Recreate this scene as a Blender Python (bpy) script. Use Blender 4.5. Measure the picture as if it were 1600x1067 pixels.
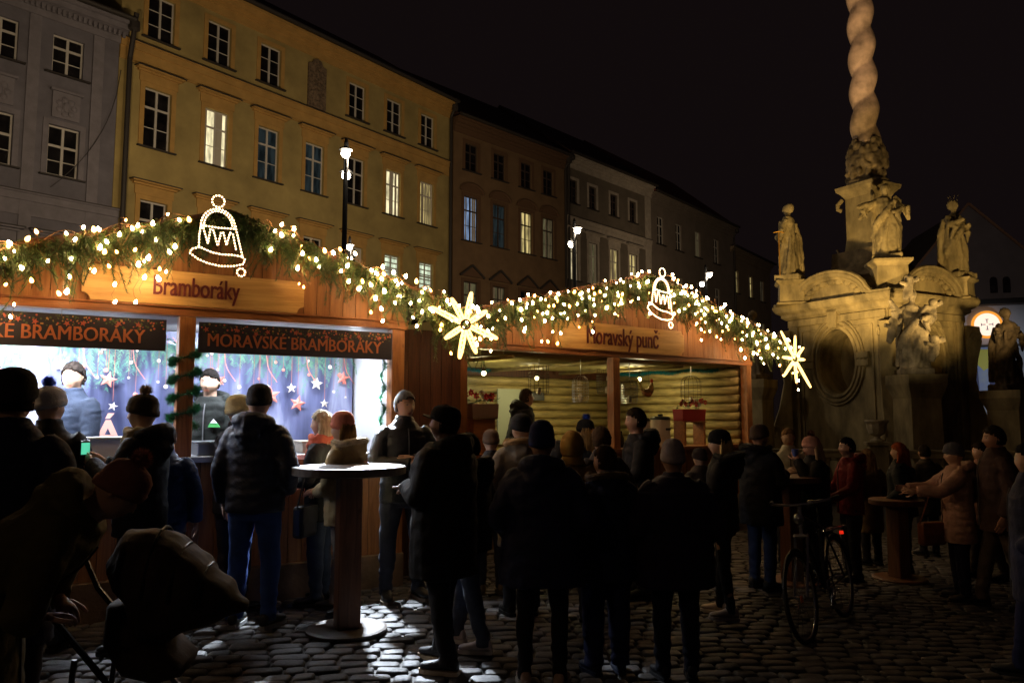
import bpy, bmesh, math, random
from mathutils import Vector, Matrix, noise
from math import sin, cos, pi, radians as R
for o in list(bpy.data.objects): bpy.data.objects.remove(o, do_unlink=True)
scene = bpy.context.scene
col = scene.collection
random.seed(7)

# ---------------------------------------------------------------- camera
F, HZ, HC, PITCH = 1225.0, 648.0, 1.6, math.atan(114.5/1225)
cam_d = bpy.data.cameras.new('camera'); cam = bpy.data.objects.new('camera', cam_d); col.objects.link(cam)
cam_d.sensor_width = 36; cam_d.lens = F/1600*36; cam_d.clip_end = 600; cam_d.clip_start = .05
cam.location = (0, 0, HC); cam.rotation_euler = (pi/2+PITCH, 0, 0)
scene.camera = cam
# ---------------------------------------------------------------- night sky
w = bpy.data.worlds.new('World'); scene.world = w; w.use_nodes = True
bg = w.node_tree.nodes['Background']; bg.inputs[0].default_value = (.0049, .0031, .0033, 1); bg.inputs[1].default_value = 1
scene.view_settings.view_transform = 'Standard'; scene.view_settings.look = 'None'
scene.view_settings.exposure = 0; scene.view_settings.gamma = 1
scene.cycles.max_bounces = 6; scene.cycles.diffuse_bounces = 3; scene.cycles.glossy_bounces = 3
scene.cycles.sample_clamp_indirect = 3; scene.cycles.sample_clamp_direct = 0
scene.cycles.caustics_reflective = False; scene.cycles.caustics_refractive = False
scene.cycles.use_denoising = True

def lamp(name, kind, loc, energy, color, size=.1, aim=None, spot=60, blend=.5, sy=None):
    d = bpy.data.lights.new(name, kind); d.energy = energy; d.color = color
    if kind == 'AREA':
        d.size = size
        if sy: d.shape = 'RECTANGLE'; d.size_y = sy
    else: d.shadow_soft_size = size
    if kind == 'SPOT': d.spot_size = R(spot); d.spot_blend = blend
    o = bpy.data.objects.new(name, d); col.objects.link(o); o.location = loc
    if aim is not None: o.rotation_euler = (Vector(aim)-Vector(loc)).to_track_quat('-Z', 'Y').to_euler()
    return o
E1 = 1.0
# street lamps of the square (the visible twin globe posts)
WARM = (1, .60, .26)
LAMPS = [(-3.5, 16.1, 6.9), (1.85, 22.9, 6.9), (7.55, 30.2, 6.9), (-5.3, 25.2, 6.9)]
for i, (x, y, z) in enumerate(LAMPS):
    lamp('street_lamp_light', 'POINT', (x+.1, y, z+.05), 150, (1, .8, .6), .2)
for x, y, z, e, ax, ay, az in [(-9.5, 15.0, 7.5, 700, -14.5, 25.5, 12.5), (-4.2, 20.5, 7.5, 560, -8.5, 31.5, 12), (0.5, 26.0, 7.5, 420, -2.5, 40, 12), (6.0, 33.0, 7.5, 300, 4, 48, 12), (13.5, 43.5, 8, 500, 12, 57, 11)]:
    lamp('facade_fill', 'SPOT', (x, y, z), e*1.5, (1, .72, .42), .3, aim=(ax, ay, az), spot=125, blend=.9)  # unseen spots added to brighten the house fronts
# floodlights aimed up at the column monument, with added fills among them
lamp('monument_flood_light', 'SPOT', (7.2, 19.2, 3.1), 1150, (1, .66, .25), .15, aim=(10.2, 22.5, 7.2), spot=80)
lamp('corner_statue_fill', 'SPOT', (8.3, 16.2, 2.6), 95, (1, .8, .48), .12, aim=(10.2, 19.9, 4.0), spot=44)  # added spot that lifts the near corner statue from the front
lamp('church_wall_fill', 'SPOT', (21, 35, 9), 420, (1, .78, .7), .3, aim=(28, 45, 9.5), spot=100)  # added spot, no lamp there: keeps the church gable from going black
lamp('monument_flood_light', 'SPOT', (11.7, 16.9, 2.7), 1050, (1, .66, .25), .15, aim=(11.6, 22, 6.8), spot=75)
lamp('warm_ambient_fill', 'POINT', (-6.5, -7, 8), 120, (1, .66, .36), .3)  # dim warm ambient added from behind the camera
lamp('column_flood_light', 'SPOT', (5.6, 13.5, 7.0), 3000, (1, .66, .40), .2, aim=(10.4, 22.2, 14.0), spot=34)

def sset(o, label=None, cat=None, group=None, kind=None):
    for k, v in (('label', label), ('category', cat), ('group', group), ('kind', kind)):
        if v: o[k] = v
    return o
def zg(x, y=0):
    """height of the square, which falls gently towards the right"""
    t = min(1, max(0, (x+1.2)/8.0)); return -.40*(t*t*(3-2*t)*.35+t*.65)
def ray(u, Y): return Vector(((u-800)/F*Y, Y, 0))

# ---------------------------------------------------------------- materials
MATS = {}
def mat(name, color, rough=.7, metal=0, nscale=0, namt=.25, bump=0, bscale=40, emit=None, es=1, sheen=0, kind='noise', stretch=(1, 1, 1), spec=.5, coord='Object', col2=None, alpha=1, trans=0):
    if name in MATS: return MATS[name]
    m = bpy.data.materials.new(name); m.use_nodes = True; nt = m.node_tree; N = nt.nodes; L = nt.links
    b = N['Principled BSDF']
    b.inputs['Base Color'].default_value = (*color, 1); b.inputs['Roughness'].default_value = rough
    b.inputs['Metallic'].default_value = metal; b.inputs['Specular IOR Level'].default_value = spec
    if trans: b.inputs['Transmission Weight'].default_value = trans
    if sheen: b.inputs['Sheen Weight'].default_value = sheen
    if emit: b.inputs['Emission Color'].default_value = (*emit, 1); b.inputs['Emission Strength'].default_value = es
    if nscale or bump:
        tc = N.new('ShaderNodeTexCoord'); mp = N.new('ShaderNodeMapping'); mp.inputs['Scale'].default_value = stretch
        L.new(tc.outputs[coord], mp.inputs[0])
    if nscale:
        n = N.new('ShaderNodeTexNoise'); n.inputs['Scale'].default_value = nscale; n.inputs['Detail'].default_value = 5; n.inputs['Roughness'].default_value = .6
        if kind == 'wood': n.inputs['Distortion'].default_value = .8
        L.new(mp.outputs[0], n.inputs['Vector'])
        cr = N.new('ShaderNodeValToRGB'); c2 = col2 or tuple(max(0, c*(1-namt*1.4)) for c in color); c3 = tuple(min(1, c*(1+namt)) for c in color)
        cr.color_ramp.elements[0].position = .3; cr.color_ramp.elements[0].color = (*c2, 1)
        cr.color_ramp.elements[1].position = .7; cr.color_ramp.elements[1].color = (*c3, 1)
        L.new(n.outputs['Fac'], cr.inputs[0]); L.new(cr.outputs[0], b.inputs['Base Color'])
    if bump:
        n2 = N.new('ShaderNodeTexNoise'); n2.inputs['Scale'].default_value = bscale; n2.inputs['Detail'].default_value = 4
        L.new(mp.outputs[0], n2.inputs['Vector'])
        bp = N.new('ShaderNodeBump'); bp.inputs['Strength'].default_value = bump; bp.inputs['Distance'].default_value = .01
        L.new(n2.outputs['Fac'], bp.inputs['Height']); L.new(bp.outputs[0], b.inputs['Normal'])
    MATS[name] = m; return m
def emis(name, color, s):
    if name in MATS: return MATS[name]
    m = bpy.data.materials.new(name); m.use_nodes = True; N = m.node_tree.nodes
    N.remove(N['Principled BSDF']); e = N.new('ShaderNodeEmission'); e.inputs[0].default_value = (*color, 1); e.inputs[1].default_value = s
    if name.startswith('pane'):                 # rooms seen through glass: uneven light of curtains and furniture
        L = m.node_tree.links; tc = N.new('ShaderNodeTexCoord'); mp = N.new('ShaderNodeMapping'); mp.inputs['Scale'].default_value = (3.5, 1, .8); n = N.new('ShaderNodeTexNoise'); n.inputs['Scale'].default_value = 1.6; n.inputs['Detail'].default_value = 3
        mr = N.new('ShaderNodeMapRange'); mr.inputs['From Min'].default_value = .35; mr.inputs['From Max'].default_value = .65; mr.inputs['To Min'].default_value = s*.35; mr.inputs['To Max'].default_value = s*1.25
        L.new(tc.outputs['Object'], mp.inputs[0]); L.new(mp.outputs[0], n.inputs[0]); L.new(n.outputs['Fac'], mr.inputs['Value']); L.new(mr.outputs[0], e.inputs[1])
    m.node_tree.links.new(e.outputs[0], N['Material Output'].inputs[0]); MATS[name] = m; return m

# ---------------------------------------------------------------- mesh building
class MB:
    def __init__(s): s.v = []; s.f = []; s.m = []; s.cur = 0
    def add(s, vs, fs, m=None):
        k = len(s.v); s.v.extend([tuple(p) for p in vs]); s.f.extend([tuple(i+k for i in f) for f in fs])
        s.m.extend([s.cur if m is None else m]*len(fs)); return s
    def box(s, a, b, m=None, M=None, taper=None):
        (x0, y0, z0), (x1, y1, z1) = a, b
        vs = [Vector(p) for p in ((x0,y0,z0),(x1,y0,z0),(x1,y1,z0),(x0,y1,z0),(x0,y0,z1),(x1,y0,z1),(x1,y1,z1),(x0,y1,z1))]
        if taper:
            cx, cy = (x0+x1)/2, (y0+y1)/2
            for p in vs[4:]: p.x = cx+(p.x-cx)*taper; p.y = cy+(p.y-cy)*taper
        if M: vs = [M @ p for p in vs]
        return s.add(vs, [(0,3,2,1),(4,5,6,7),(0,1,5,4),(1,2,6,5),(2,3,7,6),(3,0,4,7)], m)
    def cbox(s, c, d, m=None, M=None):
        return s.box([c[i]-d[i]/2 for i in range(3)], [c[i]+d[i]/2 for i in range(3)], m, M)
    def rings(s, rr, cap=True, closed=False, m=None):
        n = len(rr[0]); vs = [p for r in rr for p in r]; fs = []
        K = len(rr)
        for i in range(K if closed else K-1):
            a = i*n; b = ((i+1) % K)*n
            for j in range(n):
                j2 = (j+1) % n; fs.append((a+j, a+j2, b+j2, b+j))
        if cap and not closed:
            fs.append(tuple(range(n-1, -1, -1))); fs.append(tuple((K-1)*n+j for j in range(n)))
        return s.add(vs, fs, m)
    def tube(s, pts, rad, n=8, cap=True, closed=False, m=None, ell=1.0, up=None, pw=1.0):
        pts = [Vector(p) for p in pts]
        if not isinstance(rad, list): rad = [rad]*len(pts)
        K = len(pts); rr = []; pn = None
        for i in range(K):
            if closed: t = pts[(i+1) % K]-pts[i-1]
            else: t = pts[min(i+1, K-1)]-pts[max(i-1, 0)]
            if t.length < 1e-9: t = Vector((0, 0, 1))
            t.normalize()
            if up is not None: a = Vector(up)-t*t.dot(Vector(up))
            elif pn is None: a = t.orthogonal()
            else: a = pn-t*t.dot(pn)
            if a.length < 1e-6: a = t.orthogonal()
            a.normalize(); pn = a; b = t.cross(a); r = rad[i]
            ra, rb = (r if hasattr(r, '__len__') else (r, r*ell))
            ring = []
            for j in range(n):
                q = 2*pi*j/n; c, d = cos(q), sin(q)
                if pw != 1: c = math.copysign(abs(c)**pw, c); d = math.copysign(abs(d)**pw, d)
                ring.append(pts[i]+a*(ra*c)+b*(rb*d))
            rr.append(ring)
        return s.rings(rr, cap, closed, m)
    def sphere(s, c, r, nu=12, nv=8, m=None, M=None):
        if not hasattr(r, '__len__'): r = (r, r, r)
        c = Vector(c); vs = [c+Vector((0, 0, r[2]))]
        for i in range(1, nv):
            a = pi*i/nv
            for j in range(nu):
                b = 2*pi*j/nu; vs.append(c+Vector((r[0]*sin(a)*cos(b), r[1]*sin(a)*sin(b), r[2]*cos(a))))
        vs.append(c-Vector((0, 0, r[2]))); fs = []
        for j in range(nu): fs.append((0, 1+j, 1+(j+1) % nu))
        for i in range(nv-2):
            for j in range(nu):
                a = 1+i*nu; fs.append((a+j, a+nu+j, a+nu+(j+1) % nu, a+(j+1) % nu))
        e = 1+(nv-2)*nu
        for j in range(nu): fs.append((e+j, len(vs)-1, e+(j+1) % nu))
        if M: vs = [M @ p for p in vs]
        return s.add(vs, fs, m)
    def prism(s, poly, y0, y1, m=None, M=None):
        """polygon in x,z extruded along y"""
        n = len(poly); vs = [Vector((x, y0, z)) for x, z in poly]+[Vector((x, y1, z)) for x, z in poly]
        if M: vs = [M @ p for p in vs]
        return s.add(vs, [tuple(range(n)), tuple(range(2*n-1, n-1, -1))]+[(i, i+n, (i+1) % n+n, (i+1) % n) for i in range(n)], m)
    def lathe(s, prof, c=(0, 0, 0), n=16, m=None):
        rr = [[Vector((c[0]+r*cos(2*pi*j/n), c[1]+r*sin(2*pi*j/n), c[2]+z)) for j in range(n)] for r, z in prof]
        return s.rings(rr, True, False, m)
    def sq(s, prof, c=(0, 0, 0), m=None, rot=0, asp=1):
        """square moulding profile: list of (half width, z)"""
        rr = []
        for r, z in prof:
            rr.append([Vector((c[0]+r*(sx*cos(rot)-sy*asp*sin(rot)), c[1]+r*(sx*sin(rot)+sy*asp*cos(rot)), c[2]+z)) for sx, sy in ((-1,-1),(1,-1),(1,1),(-1,1))])
        return s.rings(rr, True, False, m)
    def obj(s, name, mats, parent=None, M=None, smooth=False, bevel=0, link=True):
        me = bpy.data.meshes.new(name); me.from_pydata(s.v, [], s.f)
        if not isinstance(mats, (list, tuple)): mats = [mats]
        for x in mats: me.materials.append(x)
        if len(mats) > 1: me.polygons.foreach_set('material_index', s.m)
        if smooth: me.polygons.foreach_set('use_smooth', [True]*len(me.polygons))
        me.update(); me.validate()
        return mobj(name, me, parent, M, bevel)
def mobj(name, me, parent=None, M=None, bevel=0):
    o = bpy.data.objects.new(name, me); col.objects.link(o)
    if bevel:
        b = o.modifiers.new('b', 'BEVEL'); b.width = bevel; b.segments = 2; b.limit_method = 'ANGLE'; b.angle_limit = R(50)
    if parent: o.parent = parent
    if M is not None: o.matrix_local = M
    return o
def empty(name, M=None, label=None, cat=None, group=None, loc=None):
    o = bpy.data.objects.new(name, None); col.objects.link(o); o.empty_display_size = .2
    if M is not None: o.matrix_local = M
    if loc is not None: o.location = loc
    return sset(o, label, cat, group)
def jit(a): return random.uniform(-a, a)
def text_mesh(txt, size, depth=.004, bold=0.0, sx=1.0, shear=0, fat=0):
    c = bpy.data.curves.new('t', 'FONT'); c.body = txt; c.size = size; c.extrude = depth; c.offset = bold
    c.align_x = 'CENTER'; c.align_y = 'CENTER'; c.shear = shear; c.resolution_u = 3
    o = bpy.data.objects.new('t', c); col.objects.link(o)
    dg = bpy.context.evaluated_depsgraph_get(); dg.update()
    me = bpy.data.meshes.new_from_object(o.evaluated_get(dg)); bpy.data.objects.remove(o)
    for v in me.vertices:
        x, y, z = v.co; v.co = (x*sx, -z, y)       # stand upright, facing local -y
    me.materials.clear()
    if fat:                                  # heavier stems: the same outlines doubled side by side
        bm = bmesh.new()
        for k, dx in enumerate((-fat, 0, fat)):
            n0 = len(bm.verts); bm.from_mesh(me); bm.verts.ensure_lookup_table()
            for v in bm.verts[n0:]: v.co.x += dx; v.co.y -= .0003*k
        bm.to_mesh(me); bm.free()
    return me

# ================================================================ ground
def ground():
    mb = MB(); xs = [-300, -60, -20, -8, -3, -1.2]+[-1.2+i*.5 for i in range(1, 17)]+[9, 14, 20, 60, 300]; ys = [-60, 0, 3, 8, 14, 30, 80, 400]
    for j, y in enumerate(ys):
        for x in xs: mb.v.append((x, y, zg(x)-.028))
    n = len(xs)
    for j in range(len(ys)-1):
        for i in range(n-1): a = j*n+i; mb.f.append((a, a+1, a+1+n, a+n)); mb.m.append(0)
    m = mat('ground_dirt', (.04, .034, .028), .75, nscale=14, namt=.5)
    nt = m.node_tree; N = nt.nodes; L = nt.links; b = N['Principled BSDF']
    br = N.new('ShaderNodeTexBrick'); br.inputs['Scale'].default_value = 5; br.inputs['Mortar Size'].default_value = .03; br.inputs['Brick Width'].default_value = .9; br.inputs['Row Height'].default_value = .6
    tc = [x for x in N if x.type == 'TEX_COORD'][0]; L.new(tc.outputs['Object'], br.inputs['Vector'])
    bp = N.new('ShaderNodeBump'); bp.inputs['Strength'].default_value = .8; bp.inputs['Distance'].default_value = .02; bp.invert = True
    L.new(br.outputs['Fac'], bp.inputs['Height']); L.new(bp.outputs[0], b.inputs['Normal'])
    sset(mb.obj('ground', m), kind='structure')
    # cobbles: rows of rounded setts
    mb = MB(); rnd = random.Random(3); ang = R(4); ca, sa = cos(ang), sin(ang)
    y = 1.6
    while y < 12.5:
        d = rnd.uniform(.115, .15); x = -6.5+rnd.uniform(0, .2)
        xr = 7.5
        while x < xr:
            l = rnd.uniform(.13, .27); cx, cy = x+l/2, y+d/2
            X, Y = cx*ca-cy*sa, cx*sa+cy*ca; z = zg(X)+rnd.uniform(-.007, .004); a = ang+rnd.uniform(-.06, .06)
            tx, ty = rnd.uniform(-.05, .05), rnd.uniform(-.05, .05)
            hl, hd = l/2-.007, d/2-.007; c, s = cos(a), sin(a); rr = []
            for f, zz in ((1, -.03), (.99, -.014), (.9, -.004), (.66, 0)):
                ring = []
                for q in range(10):
                    t = 2*pi*(q+.5)/10; px = math.copysign(abs(cos(t))**.45, cos(t))*(hl-(1-f)*hd); py = math.copysign(abs(sin(t))**.45, sin(t))*hd*f
                    ring.append((X+px*c-py*s, Y+px*s+py*c, z+zz+tx*px+ty*py))
                rr.append(ring)
            mb.rings(rr, cap=False); k = len(mb.v)-10; mb.f.append(tuple(range(k, k+10))); mb.m.append(0)
            x += l
        y += d
    cm = mat('cobble_stone', (.095, .090, .088), .62, nscale=3.2, namt=.65, bump=.6, bscale=45, spec=.35)
    sset(mb.obj('cobblestones', cm, smooth=True), kind='structure')
ground()

# ================================================================ houses
M_frame = mat('window_paint', (.55, .53, .50), .5)
M_glass = mat('dark_glass', (.010, .009, .010), .25, nscale=2, namt=.8)
M_lit = {'warm': (emis('pane_warm', (1, .78, .30), .62)), 'cool': (emis('pane_cool', (.42, .62, 1), .42)), 'white': (emis('pane_white', (.86, 1, .72), .85)),
         'dim': (emis('pane_dim', (.8, .7, .34), .10)), 'teal': (emis('pane_teal', (.32, .44, .46), .038)), 'bright': (emis('pane_bright', (1, .86, .5), 1.1))}
M_curtain = mat('curtain_cloth', (.5, .47, .4), .9)
M_flash = mat('flashing_metal', (.035, .03, .028), .6)
def window(parent, t, z0, z1, w, state, trim, hood, big=True, transom=.68, dep=.14):
    """casement window with frame, hood and surround, in the local frame of a facade"""
    mb = MB(); h = z1-z0; y0, y1 = dep-.03, dep+.03; b = .055
    mb.box((t-w/2, y0, z0), (t-w/2+b, y1, z1)); mb.box((t+w/2-b, y0, z0), (t+w/2, y1, z1))
    mb.box((t-w/2+b, y0, z0), (t+w/2-b, y1, z0+b)); mb.box((t-w/2+b, y0, z1-b), (t+w/2-b, y1, z1))
    mb.box((t-.04, y0-.01, z0+b), (t+.04, y1, z1-b))
    zt = z0+h*transom
    for sx in (-1, 1):
        xa, xb = (t-w/2+b, t-.04) if sx < 0 else (t+.04, t+w/2-b)
        if big: mb.box((xa, y0+.005, zt-.04), (xb, y1-.004, zt+.04)); zz = [(z0+zt)/2]
        else: zz = [z0+h/3, z0+2*h/3]
        for q in zz: mb.box((xa, y0+.015, q-.015), (xb, y1-.02, q+.015))
    # dressed surround and sill
    s = .17
    if trim is not None:
        mb2 = MB(); e = .035
        mb2.box((t-w/2-s, -e, z0-.02), (t-w/2-.003, -.002, z1)); mb2.box((t+w/2+.003, -e, z0-.02), (t+w/2+s, -.002, z1)); mb2.box((t-w/2-s, -e, z1+.002), (t+w/2+s, -.002, z1+s))
        sur = mb2
    fr = mb.obj('window', M_frame if trim is None or not isinstance(trim, tuple) else trim[1], parent)
    pm = MB(); pm.box((t-w/2+.02, dep, z0+.02), (t+w/2-.02, dep+.012, z1-.02))
    pm.obj('pane', M_lit.get(state, M_glass), fr)
    if state in ('warm', 'cool', 'bright', 'dim', 'white'):
        cb = MB(); rnd = random.Random(int(t*100)+int(z0*7))
        if state == 'white' :
            for q in range(9): cb.box((t-w/2+.05, dep+.0-.012, z0+.1+q*h/9), (t+w/2-.05, dep-.004, z0+.16+q*h/9))
        else:
            for q in range(5):
                xx = t-w/2+.06+rnd.random()*(w-.2)
                cb.box((xx, dep-.012-.001*q, z0+.05), (xx+.05+rnd.random()*.08, dep-.004-.0005*q, z1-.05))
        cb.obj('curtain', M_curtain, fr)
    sl = MB(); sl.box((t-w/2-s-.05, -.12, z0-.07), (t+w/2+s+.05, -.002, z0-.022)); sl.obj('sill', M_flash, fr)
    if trim is not None: sur.obj('surround', trim[0] if isinstance(trim, tuple) else trim, fr)
    if hood:
        hb = MB(); zt = z1+s
        if hood == 'flat':
            hb.box((t-w/2-.22, -.05, zt+.002), (t+w/2+.22, -.002, zt+.33), 0)
            hb.box((t-w/2-.3, -.13, zt+.332), (t+w/2+.3, -.002, zt+.40), 0); hb.box((t-w/2-.38, -.26, zt+.402), (t+w/2+.38, -.002, zt+.455), 0)
            hb.box((t-w/2-.42, -.30, zt+.458), (t+w/2+.42, -.004, zt+.485), 1)
        elif hood == 'gable':
            hb.prism([(t-w/2-.32, zt+.1), (t+w/2+.32, zt+.1), (t, zt+.62)], -.12, -.003, 0)
            for sx in (-1, 1): hb.tube([(t+sx*(w/2+.36), -.14, zt+.1), (t, -.14, zt+.70)], .07, 4, m=1)
        elif hood == 'arch':
            pts = [(t+(w/2+.3)*cos(pi*q/8), -.1, zt+.06+.45*sin(pi*q/8)) for q in range(9)]
            hb.tube(pts, .07, 5, m=0); hb.prism([(p[0], p[2]) for p in pts], -.06, -.003, 0)
        hb.obj('window_hood', [trim[0] if isinstance(trim, tuple) else (trim or M_frame), M_flash], fr)
    return fr

def house(name, label, P0, ang, L, H, depth, wall, trim, cols, rows, roofm, ridge=4, strings=(), cornice=None, quoin=None, pipe=None, zb=-.6, roof_part=True, plain=False):
    M = Matrix.Translation((P0[0], P0[1], 0)) @ Matrix.Rotation(R(ang), 4, 'Z')
    root = empty(name, M, label, 'building')
    # front wall with openings
    holes = [(t-w/2, t+w/2, z0, z1) for (z0, z1, w, items, hood, big) in rows for t in items]
    xs = sorted(set([0, L]+[round(q, 4) for h_ in holes for q in h_[:2]])); zs = sorted(set([zb, H]+[q for h_ in holes for q in h_[2:]]))
    mb = MB()
    for i in range(len(xs)-1):
        for j in range(len(zs)-1):
            cx, cz = (xs[i]+xs[i+1])/2, (zs[j]+zs[j+1])/2
            if any(a < cx < b and c < cz < d for a, b, c, d in holes): continue
            mb.add([(xs[i], 0, zs[j]), (xs[i+1], 0, zs[j]), (xs[i+1], 0, zs[j+1]), (xs[i], 0, zs[j+1])], [(0, 1, 2, 3)])
    for a, b, c, d in holes:
        e = .3
        mb.add([(a,0,c),(a,e,c),(a,e,d),(a,0,d)], [(0,1,2,3)]); mb.add([(b,0,c),(b,e,c),(b,e,d),(b,0,d)], [(3,2,1,0)])
        mb.add([(a,0,c),(b,0,c),(b,e,c),(a,e,c)], [(0,1,2,3)]); mb.add([(a,0,d),(b,0,d),(b,e,d),(a,e,d)], [(3,2,1,0)])
        mb.add([(a,e,c),(b,e,c),(b,e,d),(a,e,d)], [(0,1,2,3)])
    mb.add([(0,0,zb),(0,depth,zb),(0,depth,H),(0,0,H)], [(3,2,1,0)]); mb.add([(L,0,zb),(L,depth,zb),(L,depth,H),(L,0,H)], [(0,1,2,3)])
    mb.add([(0,depth,zb),(L,depth,zb),(L,depth,H),(0,depth,H)], [(3,2,1,0)]); mb.add([(0,0,H),(L,0,H),(L,depth,H),(0,depth,H)], [(0,1,2,3)])
    mb.obj('wall', wall, root)
    c = cornice or trim
    cm = MB()
    for k, (o, a, b) in enumerate([(.10, -.75, -.45), (.18, -.45, -.30), (.32, -.30, -.12), (.45, -.12, .0)]):
        cm.box((-.0, -o, H+a+.002*k), (L+.0, -.003, H+b), 0)
    cm.obj('cornice', c, root)
    for z in strings:
        sm = MB(); sm.box((0, -.10, z-.28), (L, -.003, z-.05)); sm.box((0, -.16, z-.048), (L, -.003, z)); sm.box((0, -.05, z-.75), (L, -.003, z-.282)); sm.obj('string_course', c, root)
        f2 = MB(); f2.box((0, -.18, z+.003), (L, -.004, z+.03)); f2.obj('flashing', M_flash, root)
    if roof_part:
        rm = MB(); rm.add([(-.05,-.55,H+.03),(L+.05,-.55,H+.03),(L+.05,depth/2,H+ridge),(-.05,depth/2,H+ridge),(-.05,depth+.4,H+.03),(L+.05,depth+.4,H+.03)], [(0,1,2,3),(3,2,5,4),(0,3,4),(1,5,2)])
        rf = rm.obj('roof', roofm, root)
        g = MB(); g.tube([(-.05,-.6,H+.04),(L+.05,-.6,H+.04)], .09, 8); g.obj('gutter', M_flash, rf)
    if pipe is not None:
        g = MB(); g.tube([(pipe,-.5,H+.02),(pipe,-.45,H-.2),(pipe,-.14,H-.7),(pipe,-.14,0)], .075, 8); g.lathe([(.09,0),(.17,.05),(.17,.3),(.1,.34)], (pipe,-.42,H-.45), 8); g.obj('downpipe', M_flash, root)
    if quoin:
        q = MB()
        for a, b in quoin: q.box((a, -.06, zb), (b, -.003, H-.76))
        q.obj('pilaster', trim[0] if isinstance(trim, tuple) else trim, root)
    return root, M
M_roof = mat('roof_tiles', (.05, .022, .018), .8, nscale=20, namt=.4, bump=.6, bscale=30)
M_roofred = mat('red_roof_tiles', (.16, .035, .025), .8, nscale=20, namt=.4, bump=.6, bscale=30)
# --- yellow house
WY = mat('yellow_plaster', (.375, .29, .11), .9, nscale=.8, namt=.2, bump=.25, bscale=25)
TY = mat('ochre_trim', (.47, .285, .085), .9, nscale=2, namt=.12)
yang = math.degrees(math.atan2(.799, .602)); LY = 17.25
yt = [LY-1.70-2.35*k for k in range(7)]
P0 = (-3.265-.602*LY, 40-.799*LY)
rows = [(15.1, 16.75, 1.0, [t for k, t in enumerate(yt) if k != 3], None, False), (11.1, 13.25, 1.0, yt, 'flat', True), (7.0, 9.15, 1.0, yt, 'flat', True), (2.6, 5.0, 1.1, yt, 'flat', True)]
yh, YM = house('yellow_house', 'long yellow plastered house with ochre window hoods and a stone plaque, tallest of the row', P0, yang, LY, 17.86, 11, WY, TY, None, rows, M_roof, 4.2, (14.72,), pipe=LY-.05)
st2 = {0: 'warm', 1: 'bright', 3: 'teal', 4: 'teal', 5: 'bright'}; st3 = {0: 'white', 1: 'white', 2: 'dim'}
for k, t in enumerate(yt):
    if k != 3: window(yh, t, 15.1, 16.75, 1.0, 'dark', TY, None, False)
    window(yh, t, 11.1, 13.25, 1.0, st2.get(k, 'dark'), TY, 'flat')
    window(yh, t, 7.0, 9.15, 1.0, st3.get(k, 'dark'), TY, 'flat')
    window(yh, t, 2.6, 5.0, 1.1, 'dark', TY, 'flat')
pl = MB(); t = yt[3]; pl.prism([(t-.48, 14.85), (t+.48, 14.85), (t+.48, 16.75), (t+.3, 16.8), (t+.2, 16.98), (t, 17.05), (t-.2, 16.98), (t-.3, 16.8), (t-.48, 16.75)], -.09, -.003)
for a, b, r in ((t, 16.3, .2), (t-.12, 15.9, .14), (t+.14, 15.85, .13), (t, 15.4, .25), (t-.3, 15.5, .07), (t+.3, 15.5, .07)): pl.sphere((a, -.1, b), (r, .06, r*1.3), 8, 6)
pl.obj('stone_plaque', mat('plaque_stone', (.17, .12, .08), .9, nscale=9, namt=.5, bump=.8, bscale=14), yh)
# --- brown house
WB = mat('brown_plaster', (.17, .105, .055), .9, nscale=1.1, namt=.15, bump=.25, bscale=25); TB = mat('brown_trim', (.12, .065, .035), .9)
DKF = mat('dark_window_paint', (.05, .035, .03), .6)
bt = [1.31, 3.47, 5.69, 7.63]
rows = [(14.6, 16.1, .95, bt, None, True), (10.8, 13.2, 1.05, bt, 'arch', True), (6.4, 8.6, 1.05, bt, 'gable', True)]
bh, _ = house('brown_house', 'narrow brown house with arched and gabled window hoods right of the yellow one', (-3.08, 40.1), 46.65, 9.21, 17.25, 11, WB, TB, None, rows, M_roof, 4.6, (), pipe=9.1)
for k, t in enumerate(bt):
    window(bh, t, 14.6, 16.1, .95, 'dark', (TB, DKF), None)
    window(bh, t, 10.8, 13.2, 1.05, ['cool', 'teal', 'warm', 'dim'][k], (TB, DKF), 'arch')
    window(bh, t, 6.4, 8.6, 1.05, ['dim', 'dim', 'dark', 'dark'][k], (TB, DKF), 'gable')
# --- grey house with white trim
WG = mat('grey_plaster', (.15, .125, .10), .9, nscale=1.1, namt=.15, bump=.25, bscale=25); TW = mat('white_trim', (.42, .37, .32), .9, nscale=3, namt=.15)
wt = [.75, 2.75, 5.1, 7.35]
rows = [(14.6, 16.05, .8, wt, None, True), (9.8, 12.4, .95, wt, 'flat', True), (5.3, 7.6, .95, wt, 'flat', True)]
gh, _ = house('grey_house', 'grey house with broad white window surrounds and white cornice', (3.29, 46.8), 48.12, 9.67, 17.5, 11, WG, TW, None, rows, M_roof, 4.6, (13.7,), quoin=((8.9, 9.6),), pipe=.12)
for k, t in enumerate(wt):
    window(gh, t, 14.6, 16.05, .8, 'dark', (TW, DKF), None)
    window(gh, t, 9.8, 12.4, .95, ['bright', 'dim', 'warm', 'warm'][k] if k else 'bright', TW, 'flat')
    window(gh, t, 5.3, 7.6, .95, 'dark', TW, 'flat')
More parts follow.
